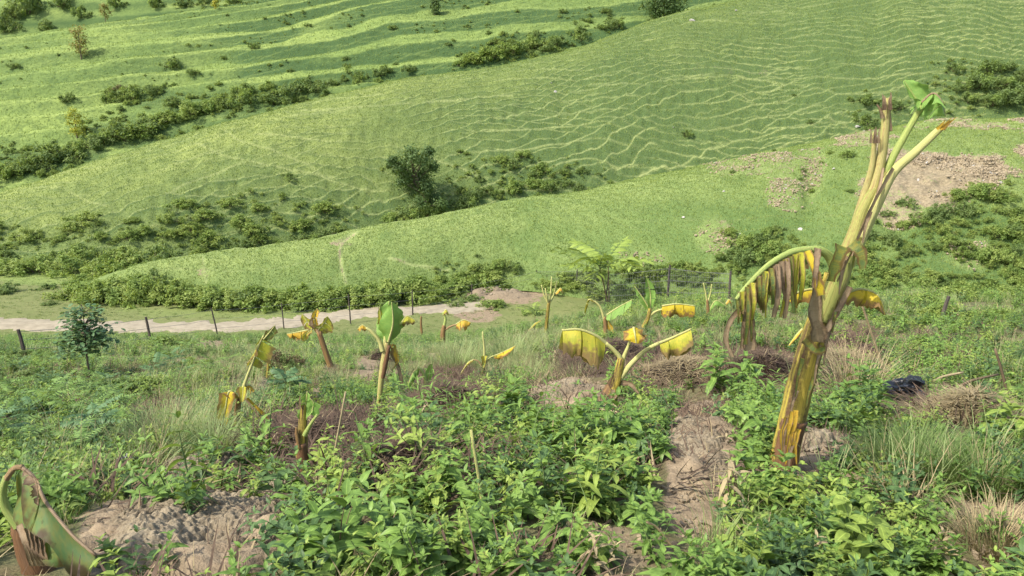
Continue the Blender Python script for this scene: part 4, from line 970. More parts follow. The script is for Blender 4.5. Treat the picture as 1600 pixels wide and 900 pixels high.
def crown_from(cs, n, leaf, mats, t, tr=.16):
    nr = np.random.default_rng(4); V = []; F = []; b = 0; tm = MB(); per = n // len(cs)
    tube(tm, catmull([(0, 0, -.3), (-.3, 0, 2.2), (-1.2, 0, 4.6), (-1.8, 0, 7.0)], 8), list(np.linspace(tr, .04, 8)), 7, 0)
    for (cx, cy, cz, cr) in cs:
        v = min(1, cz / 9); o = np.array((-1.9 * v, 0, cz * .7)); tube(tm, [tuple(o), tuple((o + np.array((cx, cy, cz))) / 2), (cx, cy, cz)], [.06, .04, .015], 4, 0, cap=False)
        d = nr.normal(size=(per, 3)); d /= np.linalg.norm(d, axis=1)[:, None]
        p = np.array((cx, cy, cz)) + d * (cr * (.3 + .8 * nr.random(per)) * (1 + .2 * nr.normal(size=per)))[:, None]
        nn = d * .7 + nr.normal(0, .5, (per, 3)) + np.array((0, 0, .5)); nn /= np.linalg.norm(nn, axis=1)[:, None]
        tt = np.cross(nn, nr.normal(size=(per, 3))); tt /= np.linalg.norm(tt, axis=1)[:, None]; s = np.cross(nn, tt); l = leaf * (.5 + .7 * nr.random(per))[:, None]
        V.append(np.stack([p - tt * l, p + s * l * .45, p + tt * l, p - s * l * .45], 1).reshape(-1, 3)); F.append(np.arange(per * 4).reshape(-1, 4) + b); b += per * 4
    mb = MB(); mb.add(np.concatenate(V), np.concatenate(F).tolist(), None, 0)
    link('trunk', tm.mesh('trunk', M['bark']), t); link('crown', mb.mesh('crown', M[mats], smooth=False), t)
crown_from(hill_tree(p), 15000, .17, 'tree', t_)
p = on_hill('terraced_hill', 1035, 32); tree(p, 40 * mpp(p.y), 3.0, 3.8, 'tree', 'big round dark tree at the top edge beside the crest', 'round_tree', n=4200, leaf=.32, bare=.15, clumps=20)
p = on_hill('terraced_hill', 680, 24); tree(p, 26 * mpp(p.y), 1.1, 1.0, 'tree', 'small dark tree at the top centre on the highest terrace', 'terrace_tree', n=1200, leaf=.28, bare=.15, clumps=10)
p = on_hill('terraced_hill', 128, 93); tree(p, 44 * mpp(p.y), 1.3, 1.6, 'tree_o', 'rusty leaved sapling on the upper terraces at the left', 'rusty_sapling', n=900, leaf=.26, bare=.2, clumps=12, opn=.8)
p = on_hill('terraced_hill', 122, 214); tree(p, 42 * mpp(p.y), 1.0, 1.2, 'tree_y', 'yellowish young tree above the gully at the left', 'yellowish_tree', n=1100, leaf=.2, bare=.1, clumps=11, opn=.6)
p = on_hill('terraced_hill', 165, 32); tree(p, 24 * mpp(p.y), 1.0, 1.2, 'tree_o', 'thin pale tree on the shoulder at the top left', 'thin_tree', n=500, leaf=.26, bare=.3, clumps=8, opn=.8)
p = on_hill('terraced_hill', 335, 14); tree(p, 24 * mpp(p.y), 1.0, .9, 'tree_y', 'small pale green tree at the top on the shoulder', 'pale_tree', n=600, leaf=.26, bare=.1, clumps=8, opn=.6)
# slender sapling with round leaves in front of the road
def sapling():
    p = G(141, 592); H = (592 - 462) * mpp(p.y, 520); t = empty('sapling_tree', p)
    tm = MB(); r = random.Random(4); cm = MB()
    pts = catmull([(0, 0, -.05), (-.01, 0, H * .3), (.01, 0, H * .6), (0, 0, H * .95)], 9); tube(tm, pts, list(np.linspace(.016, .005, 9)), 6, 0)
    lg = leaf_geo(1, .75, 3, .15, .3, 'round')
    for i in range(60):
        v = r.uniform(.38, .97); o = Vector(pts[int(v * 8)]); az = i * 2.4; L = H * .36 * (1.1 - .55 * abs(v - .55) * 2) * r.uniform(.55, 1)
        d = Vector((math.cos(az), math.sin(az), r.uniform(-.1, .5)))
        e = o + d * L; tube(tm, [tuple(o), tuple((o + e) / 2 + Vector((0, 0, .03 * H))), tuple(e)], [.005, .004, .002], 4, 0, cap=False)
        for j in range(15):
            q = o + d * L * (0.3 + .75 * j / 14) + Vector((r.gauss(0, .05), r.gauss(0, .05), r.gauss(0.01, .035)))
            V, F, U = lg; cm.add(xf(V, leaf_matrix(q, r.random() * 6.28, r.uniform(-.5, .2), r.uniform(-.4, .4), r.uniform(.055, .085))), F, U, 0)
    link('trunk', tm.mesh('trunk', M['bark']), t); link('crown', cm.mesh('crown', [M['bluefern']]), t)
    tag(t, 'slender sapling with round leaves in front of the dirt road', 'tree')
sapling()
def pinnate(px, py, top, nf, L, pairs, label, mat='fern', leafL=.28, lw=.1, name='feathery_sapling', kind='lance', two=False):
    p = G(px, py); H = (py - top) * mpp(p.y, py) ; t = empty(name, p); r = random.Random(int(px)); sm = MB(); k = mpp(p.y, py)
    L = L * k
    tips = [Vector((r.uniform(-.05, .05) * H, 0, H * .72))] + ([Vector((-.16 * H, .02, H * .62))] if two else [])
    for tp in tips: tube(sm, [(0, 0, -.05), tuple(tp * .5 + Vector((.01, 0, 0))), tuple(tp)], [.012 * H, .009 * H, .005 * H], 6, 0, cap=False)
    link('stem', sm.mesh('stem', M['bstem']), t)
    for i in range(nf):
        mb = MB(); tp = tips[i % len(tips)]
        Mx = Matrix.Translation(tp * (.82 + .18 * i / nf)) @ Matrix.Rotation(i * 2.4 + .4, 4, 'Z') @ Matrix.Rotation(.25 + .55 * i / nf, 4, 'X')
        frond(mb, Mx, L * r.uniform(.8, 1.1), pairs, lw, 0, r.uniform(.5, .9), leafL, kind, r)
        link('frond', mb.mesh('frond', [M[mat], M['gstem']]), t)
    tag(t, label, 'sapling'); return t
pinnate(952, 482, 372, 12, 66, 7, 'tall feathery leaved sapling standing at the wire fence', 'weed_y', .34, .17, two=True)
pinnate(446, 640, 575, 9, 34, 8, 'small blue-green feathery plant behind the banana stump', 'bluefern', .32, .14, kind='round')
pinnate(835, 520, 470, 7, 26, 7, 'small pale feathery plant right of the thin grass', 'weed_y', .3, .1)
pinnate(78, 655, 595, 6, 42, 8, 'bright feathery weed at the left below the sapling tree', 'fern', .3, .1)
pinnate(150, 672, 622, 6, 36, 7, 'feathery weed right of the brighter feathery weed at the left', 'fern', .3, .1)
pinnate(122, 725, 660, 6, 40, 8, 'feathery weed above the dead banana leaf at the lower left', 'fern', .3, .1)
pinnate(300, 560, 528, 6, 26, 7, 'feathery weed below the broad roadside bush', 'fern', .3, .1)

# ------------------------------------------------------------------ wire fence
def fence():
    posts = [(40, 557, 518), (237, 541, 499), (341, 526, 485), (444, 514, 477), (548, 506, 464), (645, 492, 457), (737, 468, 446), (838, 452, 425), (900, 462, 424), (945, 478, 430), (1042, 474, 420), (1139, 470, 428), (1470, 500, 466)]
    lean = [-.14, -.1, -.16, -.05, -.04, 0, .02, .0, .03, .1, .04, .0, .22]
    pts = []
    for q, ln in zip(posts, lean):
        p = G(q[0], q[1]); h = (q[1] - q[2]) * mpp(p.y, q[1]) * 1.12; pts.append((p, h, ln))
    f = empty('wire_fence', pts[4][0]); tag(f, 'wire fence on dark posts along the dirt road', 'fence')
    f0 = pts[4][0]
    tops = []
    for i, (p, h, ln) in enumerate(pts):
        mb = MB(); r = random.Random(i); w = 0.045
        c = [(0, 0, -.3), (ln * h * .35, 0, h * .35), (ln * h * .7, .01, h * .7), (ln * h, 0, h)]
        tube(mb, c, [w, w * .95, w * .9, w * .8], 6, 0, .25, r)
        o = link('post', mb.mesh('post', M['post'], smooth=False), f, p - f0)
        tops.append((p, h, ln))
    for lv in (.3, .62, .93):
        mb = MB()
        for (a, ha, la), (b, hb_, lb) in zip(tops[:11], tops[1:12]):
            A = a + Vector((la * ha * lv, -.05, ha * lv)); B = b + Vector((lb * hb_ * lv, -.05, hb_ * lv))
            mid = (A + B) / 2 - Vector((0, 0, .05))
            tube(mb, [tuple(A - f0), tuple(mid - f0), tuple(B - f0)], [.006] * 3, 4, 0, cap=False)
        link('wire', mb.mesh('wire', M['wire']), f)
    mb = MB()     # netting between the right-hand posts
    for (a, ha, la), (b, hb_, lb) in zip(tops[7:11], tops[8:12]):
        n = 26
        for i in range(n):
            for sg in (0, 1):
                x0 = i / n; x1 = min(1, max(0, x0 + (.07 if sg else -.07)))
                A = a.lerp(b, x0); B = a.lerp(b, x1); h = ha + (hb_ - ha) * x0
                tube(mb, [tuple(A - f0 + Vector((0, -.06, 0.02))), tuple(B - f0 + Vector((0, -.06, h * .9)))], [.003] * 2, 3, 0, cap=False)
        for j in range(7):
            A = a + Vector((0, -.06, ha * .9 * j / 6)); B = b + Vector((0, -.06, hb_ * .9 * j / 6)); tube(mb, [tuple(A - f0), tuple(B - f0)], [.004] * 2, 3, 0, cap=False)
    link('netting', mb.mesh('netting', M['wire']), f)
fence()
# ------------------------------------------------------------------ banana plants
def mat_stem(name, c1, c2, c3, f=(0.45, 0.6)):
    m, nt, b = nm(name); k = N(nt)
    mp = k.n('ShaderNodeMapping'); mp.inputs['Scale'].default_value = (6, 1.1, 1); k.l(k.uv(), mp.inputs[0])
    n1 = k.noise(1.3, 3, .55, mp.outputs[0]); n2 = k.noise(60, 3, .6, k.pos())
    mp2 = k.n('ShaderNodeMapping'); mp2.inputs['Scale'].default_value = (26, 1.2, 1); k.l(k.uv(), mp2.inputs[0])
    fib = k.noise(2.0, 3, .6, mp2.outputs[0])
    col = k.mix(k.rng(n1, .38, .62), c1, c2)
    col = k.mix(k.rng(fib, .4, .7, 0, .45), col, tuple(x * .55 for x in c1))
    bl = k.math('ADD', k.math('MULTIPLY', n1, .8), k.math('MULTIPLY', n2, .2))
    col = k.mix(k.rng(bl, f[0] + .02, f[1] + .10), col, c3)
    k.l(col, b.inputs['Base Color']); b.inputs['Roughness'].default_value = .7
    k.bump(fib, b, .7, .006)
    return m
M['st_y'] = mat_stem('yellow_pseudostem', (0.40, 0.31, 0.05), (0.24, 0.22, 0.05), (0.085, 0.045, 0.025), (.42, .50))
M['st_g'] = mat_stem('green_pseudostem', (0.26, 0.28, 0.075), (0.36, 0.34, 0.10), (0.20, 0.125, 0.055), (.46, .56))
M['st_pale'] = mat_stem('pale_sheath', (0.38, 0.36, 0.11), (0.46, 0.41, 0.17), (0.28, 0.17, 0.07), (.46, .56))
M['st_b'] = mat_stem('brown_pseudostem', (0.27, 0.17, 0.06), (0.19, 0.11, 0.05), (0.075, 0.045, 0.03))
M['st_dk'] = mat_stem('rotten_pseudostem', (0.14, 0.08, 0.042), (0.20, 0.10, 0.04), (0.05, 0.03, 0.022))
M['pet_g'] = mat_stem('green_petiole', (0.27, 0.36, 0.09), (0.36, 0.40, 0.12), (0.30, 0.24, 0.07), (.62, .75))
M['pet_y'] = mat_stem('pale_petiole', (0.48, 0.45, 0.18), (0.42, 0.44, 0.14), (0.36, 0.25, 0.08), (.6, .72))
M['pet_b'] = mat_stem('dry_petiole', (0.36, 0.25, 0.12), (0.26, 0.17, 0.08), (0.14, 0.09, 0.05))
def banana_leaf(mid, width, side, drop, hang=(.9, .9), tears=3, seed=0, tip=1.0, nv=26, nu=5, ragged=.12, base0=.35, halves=(-1, 1), curl=.25, wave=.05):
    """blade on a midrib polyline: halves spread along +-side and hang towards drop (hang in radians), torn across into strips"""
    r = random.Random(seed); mid = np.array([tuple(p) for p in mid], float); mb = MB()
    m = catmull(mid, nv); side = norm(np.array(side, float)); drop = norm(np.array(drop, float))
    tan = norm(m[-1] - m[0])
    for hi, sg in enumerate(halves):
        cuts = sorted([0.0, 1.0] + [min(.97, max(.03, (i + 1 + r.uniform(-.3, .3)) / (tears + 1))) for i in range(tears)])
        ph = r.random() * 6
        for a, b in zip(cuts[:-1], cuts[1:]):
            k = max(3, int((b - a) * nv)); g = 0.012 * (tears > 0)
            th = hang[hi] + r.uniform(-.18, .18) * (tears > 0); sh = 1 - r.uniform(0, .28) * (tears > 2); skew = r.uniform(-.10, .10) * (tears > 1)
            V = []; U = []
            for i in range(k + 1):
                v = a + g + (b - a - 2 * g) * i / k; f = v * (nv - 1); j = min(int(f), nv - 2); p = m[j] + (m[j + 1] - m[j]) * (f - j)
                w = width * (base0 + (1 - base0) * min(1, v / .3) ** .7) * (1 - max(0, (v - .55) / .45) ** 2 * tip)
                w *= sh * (1 + r.uniform(-ragged, ragged) * .5 + ragged * 1.3 * float(vn(v * 9 + seed, sg * 3.1, 7))); w = max(w, width * .03)
                for q in range(nu + 1):
                    u = q / nu; t2 = th * (.72 + .45 * u) + curl * u * u * math.sin(v * 9 + ph)
                    d = side * sg * math.cos(t2) + drop * math.sin(t2)
                    pinch = (i / k - .5) * (-.16 * u) * (tears > 2) * (b - a)
                    pt = p + d * w * u + tan * (skew * u * w + pinch * width) + drop * 0 + np.cross(tan, d) * wave * width * math.sin(v * 17 + ph + u * 3) * u
                    V.append(pt); U.append((u, v))
            n = nu + 1
            F = [(i * n + q, i * n + q + 1, (i + 1) * n + q + 1, (i + 1) * n + q) for i in range(k) for q in range(nu)]
            mb.add(V, F, U, 0)
    return mb, m
RB = random.Random(8)
def banana(label, base, build, name='banana_plant', thick=.82):
    p = G(*base); t = empty(name, p); tag(t, label, 'banana plant', 'banana plants on the slope'); Y0 = p.y
    k = mpp(Y0, base[1])
    def pt(q): return P(q[0], q[1], Y0 + (q[2] if len(q) > 2 else 0.0))
    def stem(nm_, pts, rads, mat, n=10, rough=.06, ov=1.0, parent=None):
        mb = MB(); c = catmull([tuple(pt(q)) for q in pts], max(6, 4 * len(pts))); rr = np.interp(np.linspace(0, 1, len(c)), np.linspace(0, 1, len(rads)), rads) * k * thick
        tube(mb, c, rr, n, 0, rough, RB, ovl=ov); return link(nm_, mb.mesh(nm_, M[mat], origin=p), parent or t)
    def leaf(pts, width, mat, rib='pet_y', side=(0, 1, 0), drop=(0, 0, -1), hang=(1.3, 1.3), ribr=(4, 1.5), nm_='leaf', **kw):
        w = [pt(q) for q in pts]; mb, m = banana_leaf(w, width * k, side, drop, hang, seed=RB.randint(0, 999), **kw)
        o = link(nm_, mb.mesh(nm_, M[mat], origin=p), t)
        rbm = MB(); tube(rbm, m, list(np.linspace(ribr[0], ribr[1], len(m)) * k * .5), 6, 0); link('midrib', rbm.mesh('midrib', M[rib], origin=p), o)
        return o
    def strip(nm_, pts, w0, w1, mat, face=(0, -1, 0)):
        mb = MB(); c = catmull([tuple(pt(q)) for q in pts], 12); f = np.array(face, float); V = []; U = []
        for i in range(12):
            tg = norm(c[min(i + 1, 11)] - c[max(i - 1, 0)]); sd_ = norm(np.cross(tg, f)); w = (w0 + (w1 - w0) * i / 11) * k * .5 * RB.uniform(.8, 1.15)
            for e in (-1, -.4, .4, 1): V.append(c[i] + sd_ * w * e + f * (-.25 * w) * (1 - e * e)); U.append((abs(e), i / 11))
        mb.add(V, [(i * 4 + j, i * 4 + j + 1, i * 4 + j + 5, i * 4 + j + 4) for i in range(11) for j in range(3)], U, 0)
        return link(nm_, mb.mesh(nm_, M[mat], origin=p), t)
    build(stem, leaf, strip); return t

def A(stem, leaf, strip):      # the tall battered plant
    stem('pseudostem', [(1221, 742), (1237, 660), (1262, 560), (1290, 480), (1306, 430)], [30, 29, 27, 26, 22], 'st_y', 14, .08)
    stem('rotten_base', [(1221, 746, -.01), (1232, 690, -.012), (1240, 655, -.012)], [27, 27, 28.5], 'st_dk', 12, .12)
    stem('sheath', [(1285, 500, -.02), (1308, 440, -.03), (1330, 380, -.02), (1352, 320, -.01), (1388, 262)], [20, 22, 15.5, 11, 6], 'st_g', 12, .04)
    stem('sheath', [(1296, 470, .03), (1325, 390, .03), (1346, 320, .02), (1362, 262), (1367, 206)], [14, 12, 9, 6, 4], 'st_pale', 10, .05)
    stem('sheath', [(1310, 430, .0), (1345, 350, .0), (1368, 285, .0), (1381, 220, 0), (1386, 153, 0)], [15, 13, 11, 9, 6.5], 'st_pale', 10, .05)
    strip('sheath_edge', [(1392, 205, -.01), (1390, 170, -.01), (1392, 144, -.01)], 5, 1, 'ban_dry'); strip('sheath_edge', [(1379, 185, -.02), (1376, 172, -.02), (1370, 163, -.02)], 7, 2, 'ban_dry')
    stem('petiole', [(1322, 420, .02), (1356, 340, .02), (1388, 260, .0), (1412, 215, 0), (1440, 166, 0)], [12, 10, 8, 7, 6], 'pet_g')
    stem('petiole', [(1325, 415, -.03), (1362, 335, -.03), (1394, 272, -.03), (1430, 238, -.03), (1480, 190, -.03)], [13, 12, 10, 8.5, 6.5], 'pet_y')
    strip('brown_edge', [(1308, 440, -.10), (1335, 385, -.10), (1364, 320, -.09), (1396, 262, -.06)], 3, 7, 'ban_dry', (.4, -.9, 0))
    strip('brown_edge', [(1330, 400, -.08), (1350, 350, -.08), (1372, 300, -.07), (1380, 262, -.05)], 4, 4, 'ban_dry', (-.5, -.85, 0))
    leaf([(1440, 168), (1428, 150, .02), (1412, 126, .04)], 26, 'ban_g', 'pet_g', side=(.8, .3, .55), drop=(0, -1, -.1), hang=(.5, .9), tears=0, base0=.6, halves=(1, -1), tip=.9)
    leaf([(1440, 160, -.01), (1458, 146, -.03), (1472, 160, -.05), (1477, 182, -.05)], 24, 'ban_g', 'ban_dry', side=(.3, -.9, 0), drop=(-.6, 0, -1), hang=(.9, .9), tears=2, base0=.7, ragged=.25)
    for (x, y, dx, dy, Yo, mt) in [(1386, 158, 0, -1, 0, 'ban_dry'), (1367, 210, 0, -1, 0, 'ban_dry'), (1478, 192, .7, -.7, -.03, 'ban_or')]:
        for i in range(6):
            o = RB.uniform(-6, 6); L = RB.uniform(5, 13); strip('torn_edge', [(x + o - dx * 14, y - dy * 14, Yo - .035), (x + o, y, Yo - .035), (x + o * 1.3 + dx * L, y + dy * L, Yo - .03)], 5, .6, mt)
    for (x, y, L, w) in [(1262, 560, 60, 9), (1286, 500, 70, 10), (1300, 470, 50, 8), (1246, 610, 50, 8), (1320, 400, 60, 9), (1336, 370, 50, 8), (1352, 330, 50, 7), (1275, 590, 46, 8), (1290, 540, 60, 7)]:
        o = RB.uniform(-9, 14); strip('dead_sheath', [(x + o, y, -.085), (x + o - 8, y + L * .5, -.105), (x + o - 12, y + L, -.10)], w, 2, RB.choice(['ban_dry', 'ban_dg', 'ban_dry']))
    # arching broken leaf on the left
    stem('petiole', [(1300, 470, -.04), (1308, 435, -.05), (1298, 405, -.06), (1282, 391, -.08), (1262, 390, -.1)], [13, 13, 10, 8, 7], 'pet_g')
    leaf([(1264, 390, -.1), (1235, 395, -.14), (1200, 415, -.2), (1168, 446, -.25), (1150, 468, -.28)], 52, 'ban_dg', 'pet_g', side=(.1, 1, 0), drop=(.05, 0, -1), hang=(1.42, 1.5), tears=11, base0=.6, ribr=(12, 5), tip=.5, ragged=.32, curl=.2)
    for (x0, y0, x1, y1, w0, w1, mt) in [(1262, 392, 1283, 462, 10, 14, 'ban_y'), (1278, 388, 1272, 450, 10, 8, 'ban_dry'), (1160, 455, 1172, 548, 16, 18, 'ban_dry'), (1170, 450, 1160, 545, 10, 8, 'ban_dry')]:
        strip('leaf_strip', [(x0, y0, -.2), ((x0 + x1) / 2 + RB.uniform(-4, 4), (y0 + y1) / 2, -.24), (x1, y1, -.24)], w0, w1, mt)
    for i in range(18):
        f_ = (i + RB.random()) / 18; x = 1255 - 95 * f_; y = 394 + 62 * f_ ** 1.4; L = RB.uniform(45, 95); mt = RB.choice(['ban_dg', 'ban_dg', 'ban_yg', 'ban_dry', 'ban_dry', 'ban_yg'])
        strip('leaf_strip', [(x, y, -.2 - .08 * f_), (x + RB.uniform(-4, 4), y + L * .5, -.22 - .08 * f_ + RB.uniform(-.02, .02)), (x + RB.uniform(-8, 10), y + L, -.2 - .08 * f_)], RB.uniform(6, 10), RB.uniform(2, 7), mt)
    strip('leaf_strip', [(1160, 482, -.28), (1142, 500, -.3), (1134, 530, -.3), (1145, 558, -.3)], 10, 5, 'ban_dry')
    strip('sheath_flap', [(1278, 450, -.14), (1273, 490, -.13), (1280, 520, -.12), (1277, 535, -.11)], 16, 26, 'ban_dry')
    strip('sheath_flap', [(1330, 380, -.12), (1345, 395, -.14), (1348, 420, -.14)], 22, 10, 'ban_dg', (-.3, -.95, .2)); strip('sheath_flap', [(1318, 385, -.13), (1308, 410, -.14), (1298, 440, -.12)], 24, 12, 'ban_dg')
    strip('sheath_flap', [(1328, 448, -.1), (1312, 480, -.1), (1290, 520, -.11)], 10, 8, 'ban_dry'); strip('sheath_flap', [(1258, 530, -.14), (1275, 548, -.15), (1290, 545, -.13)], 14, 10, 'ban_dg')
    for i in range(9):
        x = 1224 + RB.uniform(0, 26); y = 640 + RB.uniform(0, 40)
        strip('dead_sheath', [(x, y, -.13), (x - RB.uniform(0, 10), y + 25, -.14), (x - RB.uniform(2, 12), y + RB.uniform(40, 60), -.13)], RB.uniform(5, 12), 3, RB.choice(['ban_dry', 'ban_dry', 'ban_or']))
    leaf([(1318, 460, .08), (1345, 452, .06), (1372, 462, .02), (1384, 492, 0)], 22, 'ban_y', side=(0, 1, .2), drop=(-.3, 0, -1), hang=(.9, 1.2), tears=2, base0=.5, ribr=(5, 2), ragged=.2)
    leaf([(1300, 462, .05), (1270, 452, .05), (1240, 460, .02), (1232, 470, 0)], 18, 'ban_y', side=(0, 1, .2), drop=(.2, 0, -1), hang=(.8, 1.2), tears=2, base0=.5, ribr=(5, 2), ragged=.2)
banana('tall battered banana plant with a snapped top and yellow stem', (1222, 737), A, thick=.71)
def B(stem, leaf, strip):
    stem('pseudostem', [(942, 645), (955, 610), (965, 590)], [17, 14, 11], 'st_b', 10, .15); stem('sheath', [(955, 620, -.02), (964, 592, -.02), (970, 560, -.02)], [12, 10, 6], 'st_y')
    stem('petiole', [(964, 595), (970, 565), (960, 548), (946, 536)], [7, 5, 4, 3.5], 'pet_y'); stem('petiole', [(966, 592, .02), (974, 560, .02), (982, 540, .02), (990, 516, .02)], [6, 4, 3, 2.5], 'pet_y')
    stem('petiole', [(968, 592, -.02), (985, 570, -.02), (1008, 548, -.02), (1030, 536, -.02)], [7, 5, 4, 3.5], 'pet_y'); strip('dead_petiole', [(970, 598, -.04), (985, 600, -.06), (995, 612, -.07), (1002, 622, -.08)], 9, 2, 'ban_dry')
    leaf([(946, 536), (930, 524, -.02), (905, 515, -.04), (878, 516, -.05)], 44, 'ban_yg', side=(-.1, 1, .1), drop=(-.1, 0, -1), hang=(1.0, 1.3), tears=2, base0=.6, ribr=(6, 3), tip=.2, ragged=.14, curl=.15, wave=.05)
    leaf([(988, 520, .02), (992, 511, 0)], 19, 'ban_y', side=(1, 0, 0), drop=(0, -.5, -1), hang=(.5, .55), tears=0, base0=.9, tip=.5); leaf([(990, 512, 0), (992, 522, -.1), (994, 536, -.12)], 17, 'ban_y', side=(1, 0, .1), drop=(0, 0, -1), hang=(.3, .3), tears=1, base0=.9, tip=.9)
    leaf([(1030, 536, -.02), (1050, 528, -.02), (1080, 514, -.02)], 28, 'ban_yg', 'pet_y', side=(.1, 1, .1), drop=(.2, 0, -1), hang=(1.2, 1.3), tears=1, base0=.4, ribr=(5, 3), tip=.1)
    for i in range(6): strip('dead_sheath', [(938 + i * 5, 612 + RB.uniform(-4, 8), -.1), (936 + i * 4, 628, -.11), (934 + i * 4, 644, -.1)], 7, 3, 'ban_dry')
banana('squat banana plant with three yellowing leaves and a brown stump', (943, 640), B)
def Cc(stem, leaf, strip):
    stem('pseudostem', [(370, 682), (370, 650), (374, 620)], [6, 6, 5], 'st_b'); stem('petiole', [(374, 625), (384, 595), (394, 568), (404, 540), (412, 524)], [4.5, 3, 2.5, 2, 1.6], 'pet_y')
    leaf([(390, 570, .02), (402, 545), (412, 524)], 26, 'ban_yg', side=(1, .25, -.15), drop=(.3, 0, -1), hang=(.5, .7), tears=3, base0=.5, ribr=(4, 2), halves=(1, -1), ragged=.25)
    leaf([(412, 530), (424, 516), (430, 508)], 8, 'ban_dg', side=(1, .2, -.5), drop=(0, 0, -1), hang=(.4, .6), tears=1, ribr=(3, 1))
    leaf([(372, 622, -.02), (358, 612, -.04), (352, 640, -.06), (345, 680, -.06)], 13, 'ban_y', side=(1, .2, 0), drop=(0, -1, -.2), hang=(.35, .5), tears=0, base0=.5, ribr=(4, 2), tip=.35)
    leaf([(374, 614, -.03), (380, 604, -.04), (378, 628, -.07)], 9, 'ban_yg', side=(1, 0, 0), drop=(0, -1, 0), hang=(.5, .5), tears=0, tip=.8, ribr=(3, 1)); leaf([(378, 606), (390, 602, .02), (398, 610, .02)], 9, 'ban_or', side=(.2, 1, .4), drop=(0, 0, -1), hang=(.7, .9), tears=2, ragged=.3, ribr=(3, 1))
    strip('dead_petiole', [(382, 622, -.02), (398, 642, -.02), (414, 668, -.02)], 3, 2, 'ban_dry'); strip('dead_petiole', [(386, 622, .03), (408, 644, .03), (424, 664, .03)], 4, 8, 'ban_or')
banana('thin banana plant with a long yellow leaf hanging to the left', (370, 682), Cc)
def D(stem, leaf, strip):
    stem('pseudostem', [(475, 748), (472, 710), (473, 672), (474, 632)], [11, 11, 9.5, 5], 'st_y', 10, .1); stem('rotten_base', [(475, 750, -.01), (474, 722, -.01), (470, 692, -.01)], [11.5, 11, 11], 'st_dk', 10, .15)
    stem('sheath', [(468, 700, -.03), (464, 680, -.03), (463, 668, -.03)], [4, 4, 2], 'st_b'); stem('petiole', [(476, 680, -.02), (486, 662, -.03), (496, 648, -.03)], [5, 3, 2.5], 'pet_g')
    leaf([(474, 655), (478, 632), (480, 612)], 13, 'ban_g', side=(1, -.3, 0), drop=(0, -1, 0), hang=(.6, .3), tears=1, base0=.6, ribr=(4, 2), ragged=.2, halves=(-1, 1)); leaf([(486, 648, -.02), (490, 630, -.02), (484, 622, -.02)], 12, 'ban_g', side=(1, 0, -.2), drop=(0, 0, -1), hang=(.4, .5), tears=1, ribr=(2, 1))
    strip('sheath_edge', [(469, 640, -.03), (468, 625, -.03), (469, 618, -.03)], 4, 1, 'ban_dry'); strip('dead_petiole', [(486, 745, .02), (492, 720, .02), (484, 706, .02)], 5, 3, 'ban_dry')
banana('short banana stump with one folded green leaf in the mulch', (475, 748), D)
def E(stem, leaf, strip):
    stem('pseudostem', [(517, 574), (508, 548), (498, 518)], [6, 5.5, 5], 'st_b', 8, .1); stem('petiole', [(498, 520), (492, 512), (482, 506)], [4, 3, 2.5], 'pet_b')
    leaf([(496, 516), (506, 506), (512, 494)], 14, 'ban_yg', side=(.8, .3, -.4), drop=(.3, 0, -1), hang=(.5, .6), tears=2, ribr=(3, 1)); leaf([(490, 512), (480, 502), (472, 490)], 9, 'ban_yg', side=(.7, .2, .4), drop=(0, 0, -1), hang=(.5, .6), tears=1, ribr=(3, 1))
    leaf([(493, 510), (492, 495), (496, 482)], 8, 'ban_or', side=(1, 0, .1), drop=(0, -1, 0), hang=(.5, .6), tears=1, ribr=(2, 1)); leaf([(488, 514), (470, 518), (448, 522)], 13, 'ban_or', side=(0, 1, .2), drop=(0, 0, -1), hang=(1.1, 1.3), tears=3, ragged=.3, ribr=(3, 1))
    leaf([(486, 516, -.05), (478, 522, -.06), (475, 534, -.06)], 7, 'ban_yg', side=(1, 0, 0), drop=(0, -1, 0), hang=(.4, .4), tears=1, ribr=(2, 1)); strip('dead_sheath', [(492, 512, -.04), (486, 505, -.05), (488, 496, -.05)], 8, 3, 'ban_dry')
banana('leaning banana plant with ragged yellow leaves against the dirt road', (517, 574), E)
